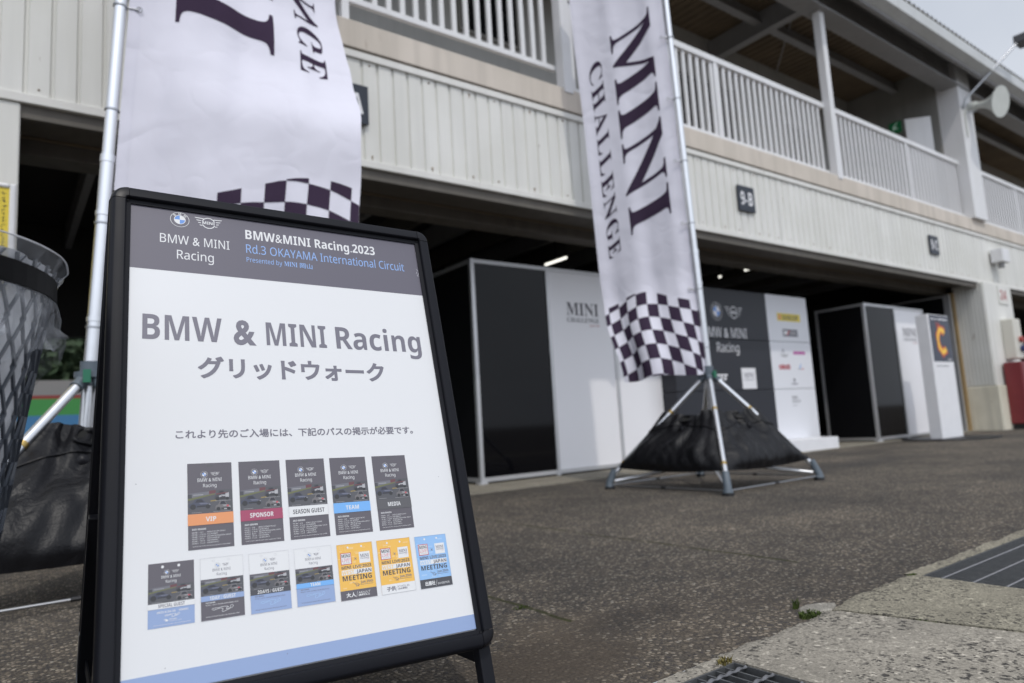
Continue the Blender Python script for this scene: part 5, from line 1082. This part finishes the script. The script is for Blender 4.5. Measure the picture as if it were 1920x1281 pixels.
def live(x0, y0, base, base2, foot, fcol, jp, en, sub, wcol, label, w=66.5, h=95.5):
    P = newcard(x0, y0); P.rect(0, 0, w, h, base, 0); rnd = random.Random(int(x0))
    for _ in range(34):
        a, c = rnd.uniform(0, w - 12), rnd.uniform(18, h - 8); ww, hh = rnd.uniform(2, 12), rnd.uniform(0.5, 3.5); P.rect(a, c, a + ww, min(h, c + hh), base2, 0.4 + 0.01 * _)
    for k in range(16): P.stroke([(4 + k * 1.1, h - 2), (4 + k * 1.1 + rnd.uniform(-.5, .5), h - rnd.uniform(4, 12))], 0.35, base2, 0.9)
    for hx in (20.5, 46): P.disc(hx, 89.5, 1.8, 'white', 1, 14)
    P.rect(5.5, 60, 25.5, 80.5, 'redf', 1); P.rect(6.7, 61.2, 24.3, 79.3, 'white', 2); P.text('MINI', 'bold', 15.5, 72.4, 5.6, 'dk2', 3, w=15.4, align='c', res=2); P.text('LIVE!', 'sans', 15.5, 65.4, 5.6, 'liv', 3, w=15, align='c', res=2); P.text('IN JAPAN', 'sans', 16, 62.6, 1.4, 'grey', 3, w=12, align='c', res=1)
    P.text('×', 'plain', 33, 66.6, 4.4, 'pgrey', 2, w=4.2, align='c', jp=True)
    P.rect(40, 60, 60.5, 79.5, 'white', 1); P.text('MINI', 'serif', 50.2, 70, 5.4, 'pgrey', 2, w=16.5, align='c', res=2); P.text('CHALLENGE', 'serif', 50.2, 67.2, 1.9, 'pgrey', 2, w=16.5, align='c', res=1); P.text('JAPAN', 'sans', 58.3, 65.3, 0.9, 'redf', 2, w=5, align='r', res=1)
    P.text('MINI LIVE!2023', 'bold', 6, 52.4, 5.3, 'dk', 2, w=55, res=2); P.rect(5.5, 42.5, 61.5, 50.7, 'white', 1); P.text('WEST', 'bold', 6.2, 43.6, 5.9, wcol, 2, w=22, res=2); P.text('JAPAN', 'bold', 32.5, 43.6, 5.9, 'dk', 2, w=28, res=2); P.text('MEETING', 'bold', 6.2, 32.6, 8.2, 'dk2', 2, w=54, res=2)
    P.text('Jun.25th', 'bold', 38, 25.6, 4.2, 'pgrey', 2, w=23.5, res=2); P.rect(38, 23.2, 61.5, 23.7, 'pgrey', 2)
    P.stroke([(24, 28.5), (28, 26.5), (31, 27), (36, 23.5), (32, 23), (34.5, 21.5), (29, 21.8), (31, 24.5), (27, 25.2)], 0.6, 'pgrey', 2)
    P.rect(0, 0, w, 16.2, foot, 1); fg = 'pgrey' if foot == 'paper2' else 'white'
    P.text(jp, 'plain', 10, 4.4, 7.4, fg, 2, w=6.4 * len(jp) + (4 if len(jp) == 2 else 1), jp=True, fat=0.45)
    jx = 10 + 6.4 * len(jp) + (5 if len(jp) == 2 else 2.5); P.stroke([(jx, 2.6), (jx + 3.2, 13.2)], 0.4, fg, 2)
    if sub: P.text(en, 'sans', jx + 4.5, 8.6, 3.4, fg, 2, w=4.4 * len(en), space=1.0, res=2); P.text(sub, 'plain', jx + 4.3, 4.2, 3.5, fg, 2, w=2.9 * len(sub), jp=True, fat=0.2)
    else: P.text(en, 'sans', jx + 4.2, 4.3, 3.6, fg, 2, w=24.5, res=2)
    P.stroke([(0, 0), (w, 0), (w, h), (0, h)], 0.3, 'line', 6, True)
    finish(P, label)
live(336.5, 92, 'yel', 'yel2', 'dk', 'white', '大人', 'ADULT', '(高校生以上)', 'yel2', 'yellow meeting pass with a dark ADULT foot')
live(412, 92, 'yel', 'yel2', 'paper2', 'pgrey', '子供', 'CHILD', '(小中学生)', 'yel2', 'yellow meeting pass with a white CHILD foot')
live(488.5, 91, 'blu', 'blu2', 'dk2', 'white', '出展社', 'EXHIBITOR', '', 'blu2', 'light blue meeting pass with a dark EXHIBITOR foot')

# ------------------------------------------------------------------ waste basket with clear bag
BC = Vector((-0.258, 1.293, 0)); ZB = 0.784
WB = thing('waste_basket', 'dark expanded metal waste basket lined with a crumpled clear plastic bag', 'waste basket', tuple(BC))
def rad(z): return 0.185 + (0.312 - 0.185) * (min(z, ZB) / ZB) ** 0.97 + max(0, z - ZB - 0.008) * 0.45
b = MB(); NH = 50; seg = 48
for sg in (-1, 1):
    for k in range(NH):
        pts = []
        for i in range(seg + 1):
            z = 0.0165 * (i + 1); z = min(z, ZB + 0.030); r = rad(z) + 0.0015 * sg
            # expanded metal: zigzag with flat bonds
            ph = (z / 0.033); a = 2 * PI * (k + sg * 0.5 * 0.5) / NH + sg * (2 * PI / NH) * 0.5 * (abs((ph % 2) - 1) - 0.5)
            pts.append((a, z, r))
        for (a0, z0, r0), (a1, z1, r1) in zip(pts[:-1], pts[1:]):
            da = 0.0024 / r0
            q = []
            for a, z, r in ((a0, z0, r0), (a1, z1, r1)):
                for s_, d in ((-1, 0), (1, 0), (1, 1), (-1, 1)): q.append((BC.x + (r + d * 0.0035) * math.cos(a + s_ * da), BC.y + (r + d * 0.0035) * math.sin(a + s_ * da), z))
            b.add(q, [(0, 4, 5, 1), (1, 5, 6, 2), (2, 6, 7, 3), (3, 7, 4, 0)], MT['mesh'])
b.build('mesh_body', WB)
b = MB(); n = 72
def ringw(b, prof, mat, wob=None):
    vs = []; m_ = len(prof)
    for i in range(n + 1):
        a = 2 * PI * i / n
        for j, (r, z) in enumerate(prof):
            dr, dz = wob(a, j, r, z) if wob else (0, 0); vs.append((BC.x + (r + dr) * math.cos(a), BC.y + (r + dr) * math.sin(a), z + dz))
    b.add(vs, [(i * m_ + j, i * m_ + j + 1, (i + 1) * m_ + j + 1, (i + 1) * m_ + j) for i in range(n) for j in range(m_ - 1)], mat)
ringw(b, [(0.313, ZB - 0.018), (0.321, ZB - 0.018), (0.321, ZB + 0.014), (0.313, ZB + 0.014), (0.313, ZB - 0.018)], MT['band']); b.build('rim_band', WB)
b = MB(); b.tube([BC + Vector((0, 0, 0.0)), BC + Vector((0, 0, 0.02))], 0.19, MT['mesh'], 40); b.build('base', WB)
n = 220
b = MB()
prof = [(0.3215 + 0.013 * (k / 8), ZB + 0.014 + 0.024 * k / 8) for k in range(9)]
ringw(b, prof, MT['film'], lambda a, j, r, z: (0.004 * j / 8 * mnoise.noise(Vector((math.cos(a) * 4, math.sin(a) * 4, j * 0.4))) + 0.0016 * mnoise.noise(Vector((a * 26, j * 0.6, 0))) * (1 if j < 8 else 0.4), 0.006 * j / 8 * mnoise.noise(Vector((math.cos(a) * 3, math.sin(a) * 3, 5)))))
ringw(b, [(0.3345, ZB + 0.0378), (0.3358, ZB + 0.0390), (0.3350, ZB + 0.0400), (0.3332, ZB + 0.0388)], MT['filmi'], lambda a, j, r, z: (0.004 * mnoise.noise(Vector((math.cos(a) * 4, math.sin(a) * 4, 3.2))), 0.006 * mnoise.noise(Vector((math.cos(a) * 3, math.sin(a) * 3, 5)))))
b.build('bag_cuff', WB, smooth=True)
b = MB()
prof = [(0.3215 + 0.005 * math.sin(PI * k / 10) + 0.010 * (k / 10) ** 3, ZB - 0.020 - 0.084 * k / 10) for k in range(11)]
ringw(b, prof, MT['film'], lambda a, j, r, z: ((0.010 * mnoise.noise(Vector((math.cos(a) * 5, math.sin(a) * 5, j * 0.35))) + 0.006 * mnoise.noise(Vector((a * 14, j * 0.5, 2)))) * (0.3 + j / 10), (0.045 * mnoise.noise(Vector((math.cos(a) * 3.1, math.sin(a) * 3.1, 9)))) * (j / 10) ** 2))
b.build('bag_skirt', WB, smooth=True)
b = MB()
K = 64; prof = [(rad(0.06 + (ZB + 0.03 - 0.06) * k / K) - 0.007, 0.06 + (ZB + 0.03 - 0.06) * k / K) for k in range(K + 1)]
ringw(b, prof, MT['filmi'], lambda a, j, r, z: (-0.012 * abs(mnoise.noise(Vector((math.cos(a) * 9, math.sin(a) * 9, z * 7)))) - 0.006 * abs(mnoise.noise(Vector((math.cos(a) * 24, math.sin(a) * 24, z * 12 + 3)))), 0))
b.build('bag_liner', WB, smooth=True)
